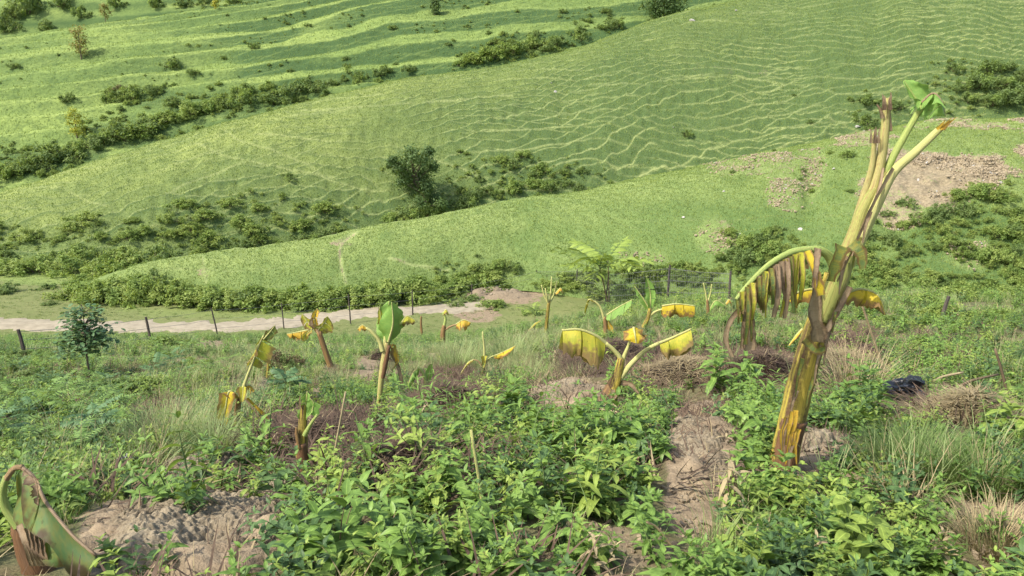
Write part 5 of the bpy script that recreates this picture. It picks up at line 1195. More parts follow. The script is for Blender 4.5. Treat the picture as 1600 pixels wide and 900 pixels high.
def Fp(stem, leaf, strip):
    stem('pseudostem', [(592, 632), (595, 600), (599, 570), (604, 535)], [4.5, 5.5, 6.5, 5], 'st_pale', 9, .1); stem('rotten_sheath', [(598, 590, -.02), (603, 565, -.03), (608, 540, -.03)], [4, 4.5, 3], 'st_dk', 8, .1)
    stem('petiole', [(602, 545), (603, 520), (604, 505)], [5, 3.5, 3], 'pet_y'); stem('petiole', [(598, 548, -.02), (592, 532, -.02), (582, 520, -.02), (572, 512, -.02)], [5, 3.5, 3, 2], 'pet_y')
    leaf([(604, 532), (606, 505), (608, 470)], 24, 'ban_g', 'pet_y', side=(1, .1, 0), drop=(0, .8, .1), hang=(.5, .5), tears=0, base0=.25, ribr=(4, 1), tip=1, halves=(-1, 1))
    leaf([(607, 534, -.05), (614, 505, -.1), (612, 472, -.12)], 20, 'ban_g', 'pet_y', side=(1, -.1, 0), drop=(0, 1, 0), hang=(.35, .7), tears=0, base0=.25, ribr=(4, 1), tip=1)
    leaf([(600, 520, .03), (596, 500, .03), (593, 480, .02)], 7, 'ban_yg', side=(1, .2, 0), drop=(0, 0, -1), hang=(.5, .6), tears=1, ribr=(2, 1)); leaf([(574, 513), (566, 508), (558, 515)], 7, 'ban_or', side=(0, 1, .2), drop=(0, 0, -1), hang=(1.0, 1.2), tears=1, ribr=(2, 1), ragged=.25)
    stem('petiole', [(606, 540, .02), (616, 518, .02), (628, 504, .02)], [3, 2.5, 2], 'pet_g'); leaf([(628, 504, .02), (636, 494, .02), (648, 500, .02)], 12, 'ban_yg', side=(0, 1, .2), drop=(0, 0, -1), hang=(.9, 1.2), tears=0, ribr=(3, 1), tip=.6)
    leaf([(609, 545), (614, 538, .02), (622, 560, .02), (614, 578, .02)], 6, 'ban_or', side=(1, .3, 0), drop=(0, -1, 0), hang=(.4, .8), tears=2, ragged=.3, ribr=(2, 1)); strip('dead_petiole', [(610, 548, .05), (622, 572, .05), (628, 600, .05)], 6, 5, 'ban_dry')
banana('upright banana plant with a broad green leaf in front of the fence', (592, 632), Fp)
def Gp(stem, leaf, strip):
    stem('petiole', [(667, 612), (664, 590), (658, 578), (652, 575)], [4, 3.5, 3, 2.2], 'pet_g'); leaf([(654, 575), (646, 582), (638, 600)], 14, 'ban_g', side=(.3, 1, 0), drop=(0, 0, -1), hang=(.9, 1.2), tears=0, ribr=(3, 1), tip=.6)
    leaf([(668, 600, .03), (672, 578, .03), (673, 568, .03)], 6, 'ban_g', side=(1, 0, 0), drop=(0, -1, 0), hang=(.4, .5), tears=0, ribr=(2, 1)); stem('pseudostem', [(667, 622), (667, 608)], [5, 4], 'st_y')
banana('small banana sucker bent over with a drooping dark green leaf', (667, 620), Gp)
def Hp(stem, leaf, strip):
    stem('pseudostem', [(692, 540), (692, 522), (694, 508)], [5, 5, 3.5], 'st_b', 8, .1); stem('petiole', [(694, 510), (696, 498), (692, 488)], [3, 2.5, 2], 'pet_g')
    leaf([(692, 490), (697, 484), (702, 492)], 6, 'ban_yg', side=(0, 1, .3), drop=(0, 0, -1), hang=(.8, 1.1), tears=1, ribr=(2, 1)); leaf([(712, 507), (724, 500), (736, 504)], 11, 'ban_or', side=(0, 1, .3), drop=(0, 0, -1), hang=(.9, 1.1), tears=2, ragged=.25, ribr=(2, 1)); stem('petiole', [(696, 515), (704, 510), (714, 507)], [2, 2, 1.5], 'pet_b')
banana('stubby banana plant with two small orange leaves below the road', (692, 540), Hp)
def Ip(stem, leaf, strip):
    stem('pseudostem', [(853, 520), (855, 495), (858, 470)], [3.5, 3.5, 3], 'st_y')
    for (x, y, dx) in [(846, 445, 0), (862, 432, 0), (870, 440, .1), (852, 450, -.1)]: stem('petiole', [(857, 475), (857 + (x - 857) * .6, 462, dx), (x, y, dx)], [2, 1.8, 1], 'pet_y', 5)
    leaf([(868, 458), (876, 450), (880, 458)], 5, 'ban_or', side=(0, 1, .3), drop=(0, 0, -1), hang=(.8, 1.1), tears=1, ribr=(1.5, 1)); leaf([(846, 500), (836, 505), (826, 516)], 3, 'ban_yg', side=(0, 1, .3), drop=(0, 0, -1), hang=(.8, 1.1), tears=1, ribr=(1.5, 1))
banana('thin banana plant of bare yellow stalks near the netting', (853, 520), Ip)
def Jp(stem, leaf, strip):
    stem('pseudostem', [(946, 525), (946, 510), (945, 495)], [4, 4, 3.5], 'st_b', 8, .1); stem('petiole', [(944, 498), (938, 480), (930, 472), (924, 470)], [2.5, 2, 2, 1.5], 'pet_y')
    leaf([(930, 472), (920, 468), (915, 484), (914, 492)], 6, 'ban_yg', side=(.6, 1, 0), drop=(0, -1, 0), hang=(.5, .8), tears=1, ribr=(2, 1)); leaf([(948, 492), (966, 480), (988, 468)], 13, 'ban_g', side=(.3, .5, .6), drop=(0, -.5, -1), hang=(.5, .8), tears=2, ribr=(2.5, 1), tip=.4)
    leaf([(948, 500), (955, 515), (958, 530)], 5, 'ban_or', side=(1, 0, 0), drop=(0, -1, 0), hang=(.4, .6), tears=1, ribr=(1.5, 1))
banana('small banana plant with one broad green leaf beside the feathery sapling', (946, 525), Jp)
def Kp(stem, leaf, strip):
    stem('pseudostem', [(1005, 512), (1012, 498), (1016, 482)], [4.5, 4, 3.5], 'st_y'); stem('petiole', [(1013, 495), (1024, 487), (1036, 483)], [3, 2.2, 2], 'pet_y')
    leaf([(1016, 482), (1016, 458), (1010, 432)], 9, 'ban_g', side=(1, .2, 0), drop=(0, -1, 0), hang=(.4, .5), tears=2, ribr=(2.5, 1)); leaf([(1014, 482, .05), (1004, 465, .05), (992, 448, .05)], 10, 'ban_g', side=(.7, .4, -.4), drop=(0, 0, -1), hang=(.5, .6), tears=2, ribr=(2.5, 1))
    leaf([(1034, 478), (1058, 475), (1086, 478)], 20, 'ban_y', side=(0, 1, .2), drop=(0, 0, -1), hang=(1.2, 1.35), tears=2, base0=.7, tip=.3, ribr=(3, 1.5))
banana('banana plant with an upright green leaf and a yellow leaf to the right', (1005, 512), Kp)
def Lp(stem, leaf, strip):
    stem('petiole', [(756, 575), (757, 548), (754, 518)], [3, 2.2, 1.4], 'pet_y'); leaf([(756, 566, -.02), (757, 556, -.03), (755, 578, -.05)], 5, 'ban_yg', side=(1, 0, 0), drop=(0, -1, 0), hang=(.5, .5), tears=0, ribr=(1.5, 1))
    leaf([(772, 556), (786, 550), (806, 540)], 9, 'ban_y', side=(.3, 1, .2), drop=(0, 0, -1), hang=(.9, 1.2), tears=1, ribr=(2, 1), tip=1); leaf([(740, 562), (730, 568), (716, 590)], 6, 'ban_yg', side=(.5, 1, 0), drop=(0, 0, -1), hang=(.6, .9), tears=3, ribr=(2, 1), ragged=.3)
    stem('pseudostem', [(754, 590), (756, 572)], [4, 3], 'st_b'); stem('petiole', [(755, 574), (764, 560), (774, 555)], [2, 1.5, 1.2], 'pet_y', 5); stem('petiole', [(754, 576), (748, 565), (740, 562)], [2, 1.5, 1.2], 'pet_b', 5)
banana('withered banana sucker with a thin pale stalk and small yellow leaf', (755, 592), Lp)
def Mp(stem, leaf, strip):
    stem('pseudostem', [(1106, 500), (1106, 480), (1105, 468)], [3, 3, 2], 'st_b'); stem('petiole', [(1105, 472), (1102, 455), (1099, 442)], [1.6, 1.3, 1], 'pet_y', 5); stem('petiole', [(1106, 472), (1110, 458), (1112, 444)], [1.6, 1.3, 1], 'pet_y', 5)
    leaf([(1106, 490), (1118, 470), (1134, 478)], 7, 'ban_g', side=(.2, 1, .2), drop=(0, 0, -1), hang=(.7, 1), tears=2, ribr=(2, 1)); leaf([(1134, 474), (1140, 468), (1144, 480)], 5, 'ban_or', side=(.2, 1, .2), drop=(0, 0, -1), hang=(.7, 1), tears=1, ribr=(2, 1))
banana('small stalky banana plant at the netting left of the tall banana', (1106, 500), Mp)
def Np(stem, leaf, strip):
    stem('petiole', [(1262, 545), (1258, 520), (1250, 505)], [4, 3, 2], 'pet_g'); leaf([(1256, 512), (1244, 524), (1232, 540)], 9, 'ban_y', side=(.6, 1, 0), drop=(0, 0, -1), hang=(.7, .9), tears=0, ribr=(4, 1), base0=.1)
    stem('pseudostem', [(1264, 556), (1262, 540)], [5, 4], 'st_b')
banana('little banana sucker with one yellow leaf behind the tall stem', (1264, 556), Np)
def Op(stem, leaf, strip):
    stem('pseudostem', [(70, 905), (52, 868), (36, 828), (26, 800)], [30, 27, 20, 10], 'st_dk', 12, .15); stem('petiole', [(30, 822, -.02), (10, 795, -.02), (4, 770, -.02), (10, 745, -.02)], [10, 8, 7, 6], 'pet_g')
    stem('petiole', [(10, 748, -.02), (22, 732, -.02), (36, 730, -.02)], [6, 5, 5], 'pet_b')
    leaf([(34, 730, -.02), (54, 748, -.04), (72, 785, -.08), (112, 835, -.12), (150, 868, -.14)], 66, 'ban_og', 'ban_dry', side=(-.55, .55, -.1), drop=(-.5, -.2, -1), hang=(.75, 1.15), tears=1, base0=.12, tip=.45, ribr=(7, 5), ragged=.04)
    leaf([(38, 732, -.06), (56, 752, -.08), (60, 790, -.1)], 16, 'ban_dry', 'ban_dry', side=(1, .2, 0), drop=(0, -1, -.2), hang=(.6, .8), tears=3, ragged=.4, ribr=(4, 2))
    for i in range(5): strip('dead_sheath', [(30 + i * 8, 820 + i * 6, -.1), (40 + i * 7, 850 + i * 5, -.12), (50 + i * 7, 885, -.1)], 14, 8, 'ban_dry')
banana('dead banana stump with a large drooping half brown leaf, lower left', (70, 890), Op)
def Qp(stem, leaf, strip):
    stem('pseudostem', [(418, 590), (419, 570), (418, 555)], [3.5, 3, 2], 'st_y'); leaf([(418, 556), (416, 548), (410, 560)], 6, 'ban_or', side=(.4, 1, 0), drop=(0, 0, -1), hang=(.7, .9), tears=1, ribr=(2, 1))
banana('slim yellow banana stub right behind the thin hanging-leaf plant', (418, 590), Qp)
def Rp(stem, leaf, strip):
    stem('pseudostem', [(660, 528), (658, 510), (658, 494)], [2.5, 2.2, 1.5], 'st_b')
banana('bare brown banana stalk between the upright banana and the orange leaves', (660, 528), Rp)

# ------------------------------------------------------------------ mulch heaps of dead stalks
def heap(px, py, rx, rz, h, label, seed, mats=('mulch_core', 'mulch'), n=420, name='mulch_heap', wl=(.12, .32)):
    p = G(px, py); r = random.Random(seed); t = empty(name, p); mb = MB(); k = mpp(p.y, py); RX = rx * k; RY = RX * .75; Hh = h * .6; n = int(n * 2.2)
    nu, nv = 28, 10; V = []
    for i in range(nv + 1):
        for j in range(nu):
            a = j / nu * 6.2832; q = i / nv
            x = math.cos(a) * RX * q; y = math.sin(a) * RY * q
            e = 1 + .25 * float(vn(math.cos(a) * 2 + seed, math.sin(a) * 2, seed)); x *= e; y *= e
            z = float(gz(p.x + x, p.y + y)) - p.z + Hh * (1 - q * q) ** 1.2 * (1 + .35 * float(vn(x * 9, y * 9, seed + 1))) - .02 * q
            V.append((x, y, z))
    F = [(i * nu + j, i * nu + (j + 1) % nu, (i + 1) * nu + (j + 1) % nu, (i + 1) * nu + j) for i in range(nv) for j in range(nu)]
    mb.add(V, F, None, 0); link('core', mb.mesh('core', M[mats[0]]), t)
    sb = MB()
    for i in range(n):
        a = r.random() * 6.28; q = math.sqrt(r.random()) * 1.25; x = math.cos(a) * RX * q; y = math.sin(a) * RY * q
        z = float(gz(p.x + x, p.y + y)) - p.z + Hh * max(0, 1 - q * q) ** 1.2 + r.uniform(0, .03)
        blade(sb, (x, y, z + .01), r.random() * 6.28, r.uniform(2, 14), r.uniform(*wl) * .62, r.uniform(.003, .009), 0 if r.random() < .9 else 1, 4, r.uniform(.0, .35))
    s = link('stalks', sb.mesh('stalks', [M[mats[1]], M['straw']]), t); s['kind'] = 'stuff'
    tag(t, label, 'mulch heap'); return t
heap(500, 690, 90, 40, .15, 'dark brown mulch heap around the banana stump', 1, n=900); heap(625, 728, 55, 30, .10, 'small brown mulch heap right of the banana stump', 2, n=500); heap(700, 625, 55, 30, .16, 'brown mulch heap under the bent banana sucker', 3, n=600)
heap(935, 560, 75, 22, .2, 'mulch heap behind the squat three-leaved banana', 4, n=700); heap(1060, 578, 75, 24, .12, 'flat greyish mulch heap right of the squat banana', 5, ('mulch_core', 'straw'), n=700); heap(1185, 572, 60, 28, .16, 'mulch heap left of the tall banana stem', 6, n=600)
heap(1320, 575, 55, 30, .22, 'straw heap right behind the tall banana stem', 7, ('mulch_core', 'straw'), n=500, wl=(.2, .5)); heap(1510, 645, 55, 30, .16, 'matted straw heap below the black plastic bag', 8, ('mulch_core', 'straw'), n=800)
heap(595, 560, 22, 10, .25, 'small round heap of dry grass behind the upright banana', 9, ('mulch_core', 'mulch'), n=200); heap(245, 650, 50, 20, .12, 'thin mulch heap at the left above the pale tussock', 10, n=300)

# ------------------------------------------------------------------ stones, rubble
def rock_mesh(name, r, mat, flat=.6):
    import bmesh
    bm = bmesh.new(); bmesh.ops.create_icosphere(bm, subdivisions=2, radius=1)
    s = (r.uniform(.8, 1.2), r.uniform(.7, 1.1), flat * r.uniform(.7, 1.2)); o = r.uniform(0, 50)
    pl = [(Vector((r.gauss(0, 1), r.gauss(0, 1), r.gauss(0, 1))).normalized(), r.uniform(.35, .7)) for _ in range(9)]
    for v in bm.verts:
        for n_, d in pl:
            e = v.co.dot(n_) - d
            if e > 0: v.co -= n_ * e
        v.co *= 1 + .12 * float(vn(v.co.x * 2 + o, v.co.y * 2 + v.co.z * 1.7, 3)); v.co = Vector((v.co.x * s[0], v.co.y * s[1], v.co.z * s[2]))
    me = bpy.data.meshes.new(name); bm.to_mesh(me); bm.free(); me.materials.append(M[mat]); return me
rs = random.Random(55)
STONE = [rock_mesh('stone', rs, 'stone') for i in range(6)]; GRV = [rock_mesh('gravel_stone', rs, 'gravel', .5) for i in range(3)]; WST = [rock_mesh('white_stone', rs, 'white_stone', .7) for i in range(3)]
def put(me, name, p, s, parent=None, sink=.25):
    o = link(name, me, parent, p + Vector((0, 0, s * (.5 - sink) * .5))); o.scale = (s, s, s); o.rotation_euler = (rs.uniform(-.4, .4), rs.uniform(-.4, .4), rs.random() * 6.28); return o
# stones lying on the bare soil are pieces of the ground
for (cx, cy, rx, ry, n, s0, s1) in [(215, 840, 100, 45, 70, .006, .022), (380, 845, 60, 45, 45, .006, .022), (300, 880, 120, 22, 40, .006, .022), (1095, 700, 45, 65, 50, .008, .028), (1080, 790, 28, 45, 26, .008, .03), (890, 617, 60, 18, 16, .01, .03), (1270, 700, 45, 22, 22, .01, .04), (300, 740, 50, 16, 10, .015, .05), (780, 455, 55, 10, 20, .06, .2)]:
    for i in range(n):
        a = rs.random() * 6.28; q = math.sqrt(rs.random()); put(rs.choice(STONE), 'stone', G(cx + rx * q * math.cos(a), cy + ry * q * math.sin(a)), s0 + (s1 - s0) * rs.random() ** 3, ground)
for (px, py, w) in [(250, 865, 18), (312, 865, 14), (418, 796, 22), (384, 798, 16), (1155, 655, 26), (1040, 765, 16), (1290, 690, 40), (1262, 686, 26), (282, 722, 26), (268, 738, 22), (85, 888, 14)]:
    p = G(px, py); put(rs.choice(STONE), 'stone', p, w * mpp(p.y, py) * .6, ground)
def crumbs():
    P_, n = [], 0
    c = cand(1.5, 8, 1300); m = blob(c[3], c[4], SOIL, .3 * fbm(c[0] * 1.5, c[1] * 1.5, 31)); c = keep(c, m * .9); n = len(c[0])
    scatter('soil_clods', np.stack(c[:3], -1), rots(n, 1.0), .005 + .026 * NR.random(n) ** 3, NR.choice(3, n), CLOD, 'crumbs and clods of dry soil on the bare patches', 'clods')
CLOD = [rock_mesh('clod', rs, 'soil', .8) for i in range(3)]
crumbs()
def gravel():
    X, Y, Z, px, py, nt, at = HV['spur']; s = at['soil'][:nt] * (px[:nt] < 1640) * (px[:nt] > 800); w = (np.clip(s - .15, 0, 1) * sstep(-.3, .3, fbm(X[:nt] / 2, Y[:nt] / 2, 181))).ravel(); w = w / w.sum(); k = NR.choice(w.size, 24000, p=w)
    pts = np.stack([X[:nt].ravel()[k], Y[:nt].ravel()[k], Z[:nt].ravel()[k]], -1) + NR.normal(0, .15, (24000, 3)) * np.array((1, 1, .1))
    scatter('gravel', pts, rots(24000, .8), .03 + .13 * NR.random(24000) ** 3, NR.choice(4, 24000, p=[.33, .33, .32, .02]), GRV + WST[:1], 'loose brown gravel on the bare top of the spur', 'gravel')
gravel()
for (hill, px, py, w, lab) in [('hillside', 868, 144, 10, 'white stone on the open middle hillside, the larger of two'), ('hillside', 862, 130, 4, 'tiny white stone just above a larger one on the hillside'), ('hillside', 1082, 33, 12, 'pale stone near the crest at the top'), ('hillside', 1052, 200, 5, 'small white stone low on the middle of the hillside'),
                               ('hillside', 1151, 17, 8, 'pinkish stone close under the top edge'), ('hillside', 1340, 200, 12, 'grey white stone where the hillside meets the spur'), ('spur', 1515, 390, 15, 'large pale stone in the scrub on the spur'), ('spur', 1250, 359, 14, 'white stone on the spur left of the tall banana'),
                               ('spur', 1130, 300, 7, 'small white stone on the upper spur'), ('spur', 1500, 470, 10, 'pale stone at the foot of the scrub on the right'), ('spur', 1302, 265, 10, 'flat pale stone beside the gravel patch'), ('spur', 1068, 340, 8, 'small pale stone on the open spur')]:
    p = on_hill(hill, px, py); tag(put(rs.choice(WST), 'stone', p, w * mpp(p.y) * .42), lab, 'stone', 'pale stones on the hills')
def bare_soil(cx, cy, rx, ry, seed, n=200):
    """crumbly dug earth laid over the ground: fine grid with lumps, crumbs and cracks, sinking under the turf at its rim"""
    c = G(cx, cy); a = G(cx - rx, cy); b = G(cx + rx, cy); t = G(cx, cy - ry); d = G(cx, cy + ry)
    x0, x1, y0, y1 = a.x, b.x, d.y, t.y; m = int(n * max(.6, min(2.2, (y1 - y0) / (x1 - x0))))
    X, Y = np.meshgrid(np.linspace(x0, x1, n), np.linspace(y0, y1, m)); U = (X - (x0 + x1) / 2) / ((x1 - x0) / 2); Vv = (Y - (y0 + y1) / 2) / ((y1 - y0) / 2)
    mask = 1 - sstep(.55, 1.0, np.sqrt(U * U + Vv * Vv) + .45 * fbm(X * 3, Y * 3, seed))
    rel = .035 * fbm(X * 6, Y * 6, seed + 1) + .016 * np.abs(vn(X * 17, Y * 17, seed + 2)) + .012 * np.abs(vn(X * 38, Y * 38, seed + 3)) + .007 * vn(X * 80, Y * 80, seed + 4)
    Z = gz(X, Y) + mask * (.03 + rel) - .09 * (1 - mask)
    idx = np.arange(n * m).reshape(m, n); F = np.stack([idx[:-1, :-1], idx[:-1, 1:], idx[1:, 1:], idx[1:, :-1]], -1).reshape(-1, 4)
    o = link('bare_soil', np_mesh('bare_soil', np.stack([X, Y, Z], -1).reshape(-1, 3), F, mat=M['crumb'], smooth=False)); tag(o, kind='structure')
m_, nt_, b_ = nm('crumbly_soil'); k_ = N(nt_); p_ = k_.pos()
c_ = k_.mix(k_.rng(k_.noise(4, 4, .7, p_), .35, .65), (0.285, 0.238, 0.162), (0.185, 0.15, 0.10)); c_ = k_.mix(k_.rng(k_.noise(30, 3, .7, p_), .5, .72, 0, .7), c_, (0.11, 0.083, 0.055)); c_ = k_.mix(k_.rng(k_.noise(70, 2, .7, p_), .6, .72, 0, .6), c_, (0.38, 0.325, 0.235))
k_.l(c_, b_.inputs['Base Color']); b_.inputs['Roughness'].default_value = 1.0; b_.inputs['Specular IOR Level'].default_value = .05; k_.bump(k_.noise(90, 4, .75, p_), b_, .8, .012); M['crumb'] = m_
bare_soil(270, 845, 190, 75, 5, 330); bare_soil(1098, 715, 75, 105, 6, 190); bare_soil(890, 618, 90, 26, 7, 170); bare_soil(1275, 702, 62, 30, 8, 140); bare_soil(300, 740, 80, 22, 9, 150)
def rubble():
    p = G(775, 462); t = empty('rubble_heap', p); mb = MB(); V = []; nu, nv = 30, 9
    for i in range(nv + 1):
        for j in range(nu):
            a = j / nu * 6.2832; q = i / nv; x = math.cos(a) * 2.9 * q; y = math.sin(a) * 1.6 * q
            V.append((x, y, float(gz(p.x + x, p.y + y)) - p.z + .5 * (1 - q * q) * (1 + .5 * float(vn(x * 1.5, y * 1.5, 4))) - .1 * q + .12 * float(vn(x * 5, y * 5, 6))))
    mb.add(V, [(i * nu + j, i * nu + (j + 1) % nu, (i + 1) * nu + (j + 1) % nu, (i + 1) * nu + j) for i in range(nv) for j in range(nu)], None, 0)
    link('soil_mound', mb.mesh('soil_mound', M['soil']), t)
    for i in range(60):
        a = rs.random() * 6.28; q = math.sqrt(rs.random()); x = math.cos(a) * 2.6 * q; y = math.sin(a) * 1.4 * q
        o = put(rs.choice(STONE), 'stone', Vector((x, y, float(gz(p.x + x, p.y + y)) - p.z + .48 * (1 - q * q))), rs.uniform(.05, .16), t)
    tag(t, 'heap of pale earth and rubble at the bend of the road', 'rubble heap')
rubble()

# ------------------------------------------------------------------ litter and sticks
def bag(px, py, w, label, seed):
    import bmesh
    p = G(px, py); r = random.Random(seed); bm = bmesh.new(); bmesh.ops.create_icosphere(bm, subdivisions=4, radius=1); s = w * mpp(p.y, py) * .5
    for v in bm.verts:
        c = v.co.copy(); f = .8 + .5 * float(vn(c.x * 2 + seed, c.y * 2 + c.z, 1)) + .4 * abs(float(vn(c.x * 5, c.y * 5 + c.z * 4, 2))) + .18 * abs(float(vn(c.x * 11, c.y * 9 + c.z * 11, 5)))
        v.co = Vector((c.x * f * s, c.y * f * s * .7, max(-.1 * s, c.z * f * s * .5)))
    me = bpy.data.meshes.new('plastic_bag'); bm.to_mesh(me); bm.free()
    me.materials.append(M['plastic']); o = link('plastic_bag', me, loc=p + Vector((0, 0, .10))); tag(o, label, 'plastic bag')
m_, nt_, b_ = nm('black_plastic'); b_.inputs['Base Color'].default_value = (.012, .014, .018, 1); b_.inputs['Roughness'].default_value = .28; b_.inputs['Specular IOR Level'].default_value = .5
k_ = N(nt_); k_.bump(k_.noise(40, 3, .6, k_.pos()), b_, .6, .02); M['plastic'] = m_
bag(1412, 626, 70, 'crumpled black plastic bag lying beside the straw heap', 3); bag(200, 748, 26, 'small dark plastic scrap in the grass at the left', 6)
def stick(pts, r, mat, label, name='stick', cat='stick'):
    mb = MB(); p0 = G(*pts[0][:2]); q = [P(a, b, p0.y + (c[0] if c else 0)) for a, b, *c in pts]; k = mpp(p0.y, pts[0][1])
    tube(mb, catmull([tuple(x) for x in q], 10), np.linspace(r, r * .7, 10) * k, 7, 0, .05, RB); o = link(name, mb.mesh(name, M[mat], origin=p0), loc=p0); tag(o, label, cat)
stick([(757, 815), (750, 760), (736, 672)], 3.2, 'pet_y', 'pale cut stick standing upright among the leafy weeds')
stick([(512, 765), (524, 700), (540, 612)], 2.0, 'straw', 'long thin dry stalk leaning behind the banana stump', 'stalk', 'stalk'); stick([(1580, 640), (1568, 590), (1555, 545)], 2.6, 'bstem', 'bare brown stick rising at the right edge')
stick([(1430, 612), (1470, 590, .1), (1505, 582, .15)], 2.6, 'straw', 'dry pale branch lying right of the black bag', 'branch', 'branch'); stick([(1470, 628), (1510, 598, .1), (1560, 585, .2)], 2.6, 'bstem', 'brown dry branch below the pale one at the right', 'branch', 'branch')
stick([(1490, 600), (1550, 605, .1), (1590, 630, .1)], 2.2, 'bstem', 'thin arching dry branch at the right edge', 'branch', 'branch'); stick([(1385, 590), (1365, 530), (1345, 470)], 2.5, 'straw', 'tall dry grass stalk behind the tall banana', 'stalk', 'stalk')
stick([(1062, 870), (1030, 828), (1010, 815)], 2.6, 'straw', 'dry stalk lying on the soil at the bottom', 'stalk', 'stalk'); stick([(1100, 660), (1130, 650, .1), (1160, 655, .15)], 2.4, 'straw', 'curved dry stalk across the bare soil patch', 'stalk', 'stalk')

# ------------------------------------------------------------------ single weeds near the camera, leaf by leaf
rw = random.Random(77)
LEAFM = {}
def leaf_mesh(mat, ratio, kind, dr):
    key = (mat, ratio, kind, dr)
    if key not in LEAFM:
        mb = MB(); V, F, U = leaf_geo(1, ratio, 6, .28, dr, kind, .1, rw); mb.add(V, F, U, 0); LEAFM[key] = mb.mesh('leaf', M[mat])
    return LEAFM[key]
def weed(px, py, h_px, leaf_px, label, group=None, mat='weed', ratio=.55, nodes=6, br=2, kind='ovate', name='leafy_weed', stem='gstem'):
    p = G(px, py); k = mpp(p.y, py); t = empty(name, p); tag(t, label, 'weed', group)
    st, lv = weed_layout(rw, h_px * k, leaf_px * k, nodes, br); mb = MB()
    for pts, r in st: tube(mb, pts, list(np.linspace(r, r * .4, len(pts)) * .8), 5, 0, cap=False)
    link('stem', mb.mesh('stem', M[stem]), t)
    for m in lv:
        o = link('leaf', leaf_mesh(mat, ratio, kind, rw.choice((.3, .6, .9))), t); o.matrix_local = m
    return t
weed(530, 900, 130, 56, 'largest broad-leaved weed with big pointed leaves at the bottom', mat='weed', ratio=.62, nodes=6, br=3, name='broad_leaved_weed', stem='bstem')
weed(590, 905, 110, 48, 'broad-leaved weed touching the largest one on its right', mat='weed', ratio=.6, nodes=5, br=2, name='broad_leaved_weed', stem='bstem'); weed(470, 890, 70, 44, 'broad-leaved weed touching the largest one on its left', ratio=.62, nodes=4, br=2, name='broad_leaved_weed', stem='bstem')
weed(1345, 900, 110, 34, 'bushy light green weed with oval leaves at the bottom right', mat='weed_y', ratio=.62, nodes=6, br=5, kind='round'); weed(1270, 905, 70, 30, 'small light green weed left of the bushy one at the bottom right', mat='weed_y', ratio=.6, br=3)
weed(1585, 690, 70, 34, 'leafy weed at the right edge below the straw', mat='weed_y', ratio=.5, br=3); weed(885, 720, 80, 36, 'bushy weed left of the bare soil strip', br=4); weed(960, 715, 80, 36, 'bushy weed beside the bare soil strip in the middle', br=4)
weed(385, 745, 44, 26, 'low dark leafy weed left of the banana stump', mat='weed_d', br=5, nodes=4); weed(170, 885, 30, 30, 'small weed at the tip of the drooping dead leaf', br=1, nodes=4); weed(265, 890, 50, 26, 'thin weed sprouting in front of the soil mound', br=0, nodes=5)
for (px, py) in [(690, 780), (720, 720), (660, 700), (740, 690), (700, 850), (780, 700), (800, 660), (620, 860), (760, 880), (830, 780), (860, 850), (920, 790), (980, 770), (990, 700), (930, 690), (840, 700), (900, 880), (660, 800), (720, 900), (1010, 860)]:
    weed(px, py, rw.uniform(50, 80), rw.uniform(28, 38), 'bright green leafy weed in the thicket at the bottom centre', 'weeds in the bottom thicket', 'weed', rw.choice((.5, .55, .6)), br=rw.choice((1, 2, 3)))
for (px, py) in [(1175, 640), (1160, 620), (1190, 700), (1175, 770), (1120, 615), (1200, 655), (1215, 775), (1200, 810)]:
    weed(px, py, rw.uniform(45, 65), rw.uniform(24, 32), 'leafy weed at the foot of the tall banana', 'weeds at the foot of the tall banana', 'weed', .55, br=2)
for (px, py) in [(1320, 650), (1365, 650), (1345, 620)]:
    weed(px, py, rw.uniform(40, 55), rw.uniform(22, 28), 'leafy weed between the tall banana and the black bag', 'weeds near the black bag', 'weed', .55, br=2)
# dried brown leaves at the bottom
for (px, py, lab) in [(935, 905, 'sprig of withered tan leaves at the bottom centre'), (1262, 905, 'sprig of withered tan leaves at the bottom right'), (1460, 900, 'small sprig of withered leaves near the bottom right corner')]:
    weed(px, py, 60, 26, lab, None, 'straw', .45, 5, 1, 'lance', 'withered_sprig', 'bstem')
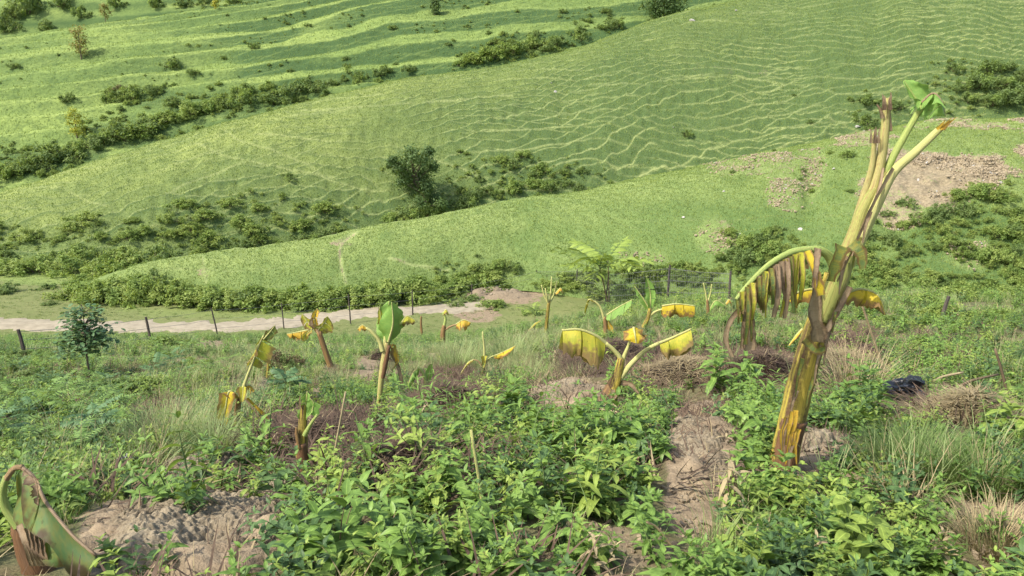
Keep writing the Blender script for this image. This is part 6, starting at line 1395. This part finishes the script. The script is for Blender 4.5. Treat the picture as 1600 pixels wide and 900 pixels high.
# grass tussocks
def tussock(px, py, w, h, n, mats, label, lean=.8, seed=1):
    p = G(px, py); k = mpp(p.y, py); r = random.Random(seed)
    o = link('grass_tussock', grass_mesh('grass_tussock', r, n, h * k, .005, w * k * .32, [M[q] for q in mats], lean, .9, .15, 5), loc=p); tag(o, label, 'grass tussock', 'grass tussocks on the slope')
tussock(270, 705, 130, 100, 800, ('pgrass', 'straw'), 'large pale grass tussock left of the hanging yellow leaf', seed=1); tussock(330, 715, 100, 85, 560, ('pgrass', 'grass'), 'green grass tussock under the hanging yellow leaf', seed=2)
tussock(1430, 745, 160, 110, 1000, ('grass', 'pgrass'), 'large green grass tussock in front of the black bag', seed=3); tussock(1530, 770, 150, 105, 800, ('grass', 'straw'), 'green grass tussock at the right edge', seed=4)
tussock(800, 565, 100, 75, 420, ('pgrass', 'grass'), 'tall thin grass tussock behind the withered sucker', seed=5); tussock(715, 575, 100, 65, 420, ('pgrass', 'grass'), 'pale grass tussock right of the bent sucker', seed=6); tussock(1560, 860, 150, 100, 600, ('straw', 'pgrass'), 'dry grass tussock in the bottom right corner', seed=7)
tussock(1200, 850, 90, 70, 240, ('grass', 'pgrass'), 'green grass tussock at the bottom below the tall banana', seed=8); tussock(1340, 610, 120, 120, 300, ('straw', 'pgrass'), 'arching dry grass tussock right of the tall stem', lean=1.2, seed=9); tussock(40, 780, 80, 70, 240, ('grass', 'pgrass'), 'green grass tussock behind the dead drooping leaf', seed=10)

# ------------------------------------------------------------------ things alike in look: say which one by its place in its row
ONES = ['', 'first', 'second', 'third', 'fourth', 'fifth', 'sixth', 'seventh', 'eighth', 'ninth', 'tenth', 'eleventh', 'twelfth', 'thirteenth', 'fourteenth', 'fifteenth', 'sixteenth', 'seventeenth', 'eighteenth', 'nineteenth', 'twentieth']
def ordn(i): return ONES[i] if i <= 20 else ('twenty-' if i < 30 else 'thirty-') + ONES[i % 10] if i % 10 else 'thirtieth'
from collections import defaultdict
def groups():
    d = defaultdict(list)
    for o in list(S.objects):
        if o.parent is None and 'label' in o and 'category' in o: d[o['label']].append(o)
    return d
def scr(o): return [float(q) for q in proj(o.location.x, o.location.y, o.location.z)]
import re
for lab, lst in groups().items():
    if 1 < len(lst) <= 12 and 'bush' in lab:
        for o in lst: o['label'] = re.sub(r'^((?:small |tiny )?)(dark|green|pale|grey-green)( leafy)? bush', lambda q: q.group(1) + TONE.get(o.name, 'green') + (q.group(3) or '') + ' bush', lab)
    if len(lst) > 12:
        if 'bush' in lab and ' row ' not in lab:
            for o in lst: o['label'] = TONE.get(o.name, 'green') + ' bush' + lab.split('bush', 1)[1]
for lab, lst in groups().items():
    if len(lst) > 12 and ' row ' not in lab:
        ys = sorted(scr(o)[1] for o in lst); m = ys[len(ys) // 2]
        for o in lst: o['label'] = lab + (', upper part' if scr(o)[1] < m else ', lower part')
for lab, lst in groups().items():
    if len(lst) > 1:
        lst.sort(key=lambda o: scr(o)[0])
        for i, o in enumerate(lst): o['label'] = lab + ', ' + ('leftmost' if i == 0 else 'rightmost' if i == len(lst) - 1 else ordn(i + 1) + ' from left')
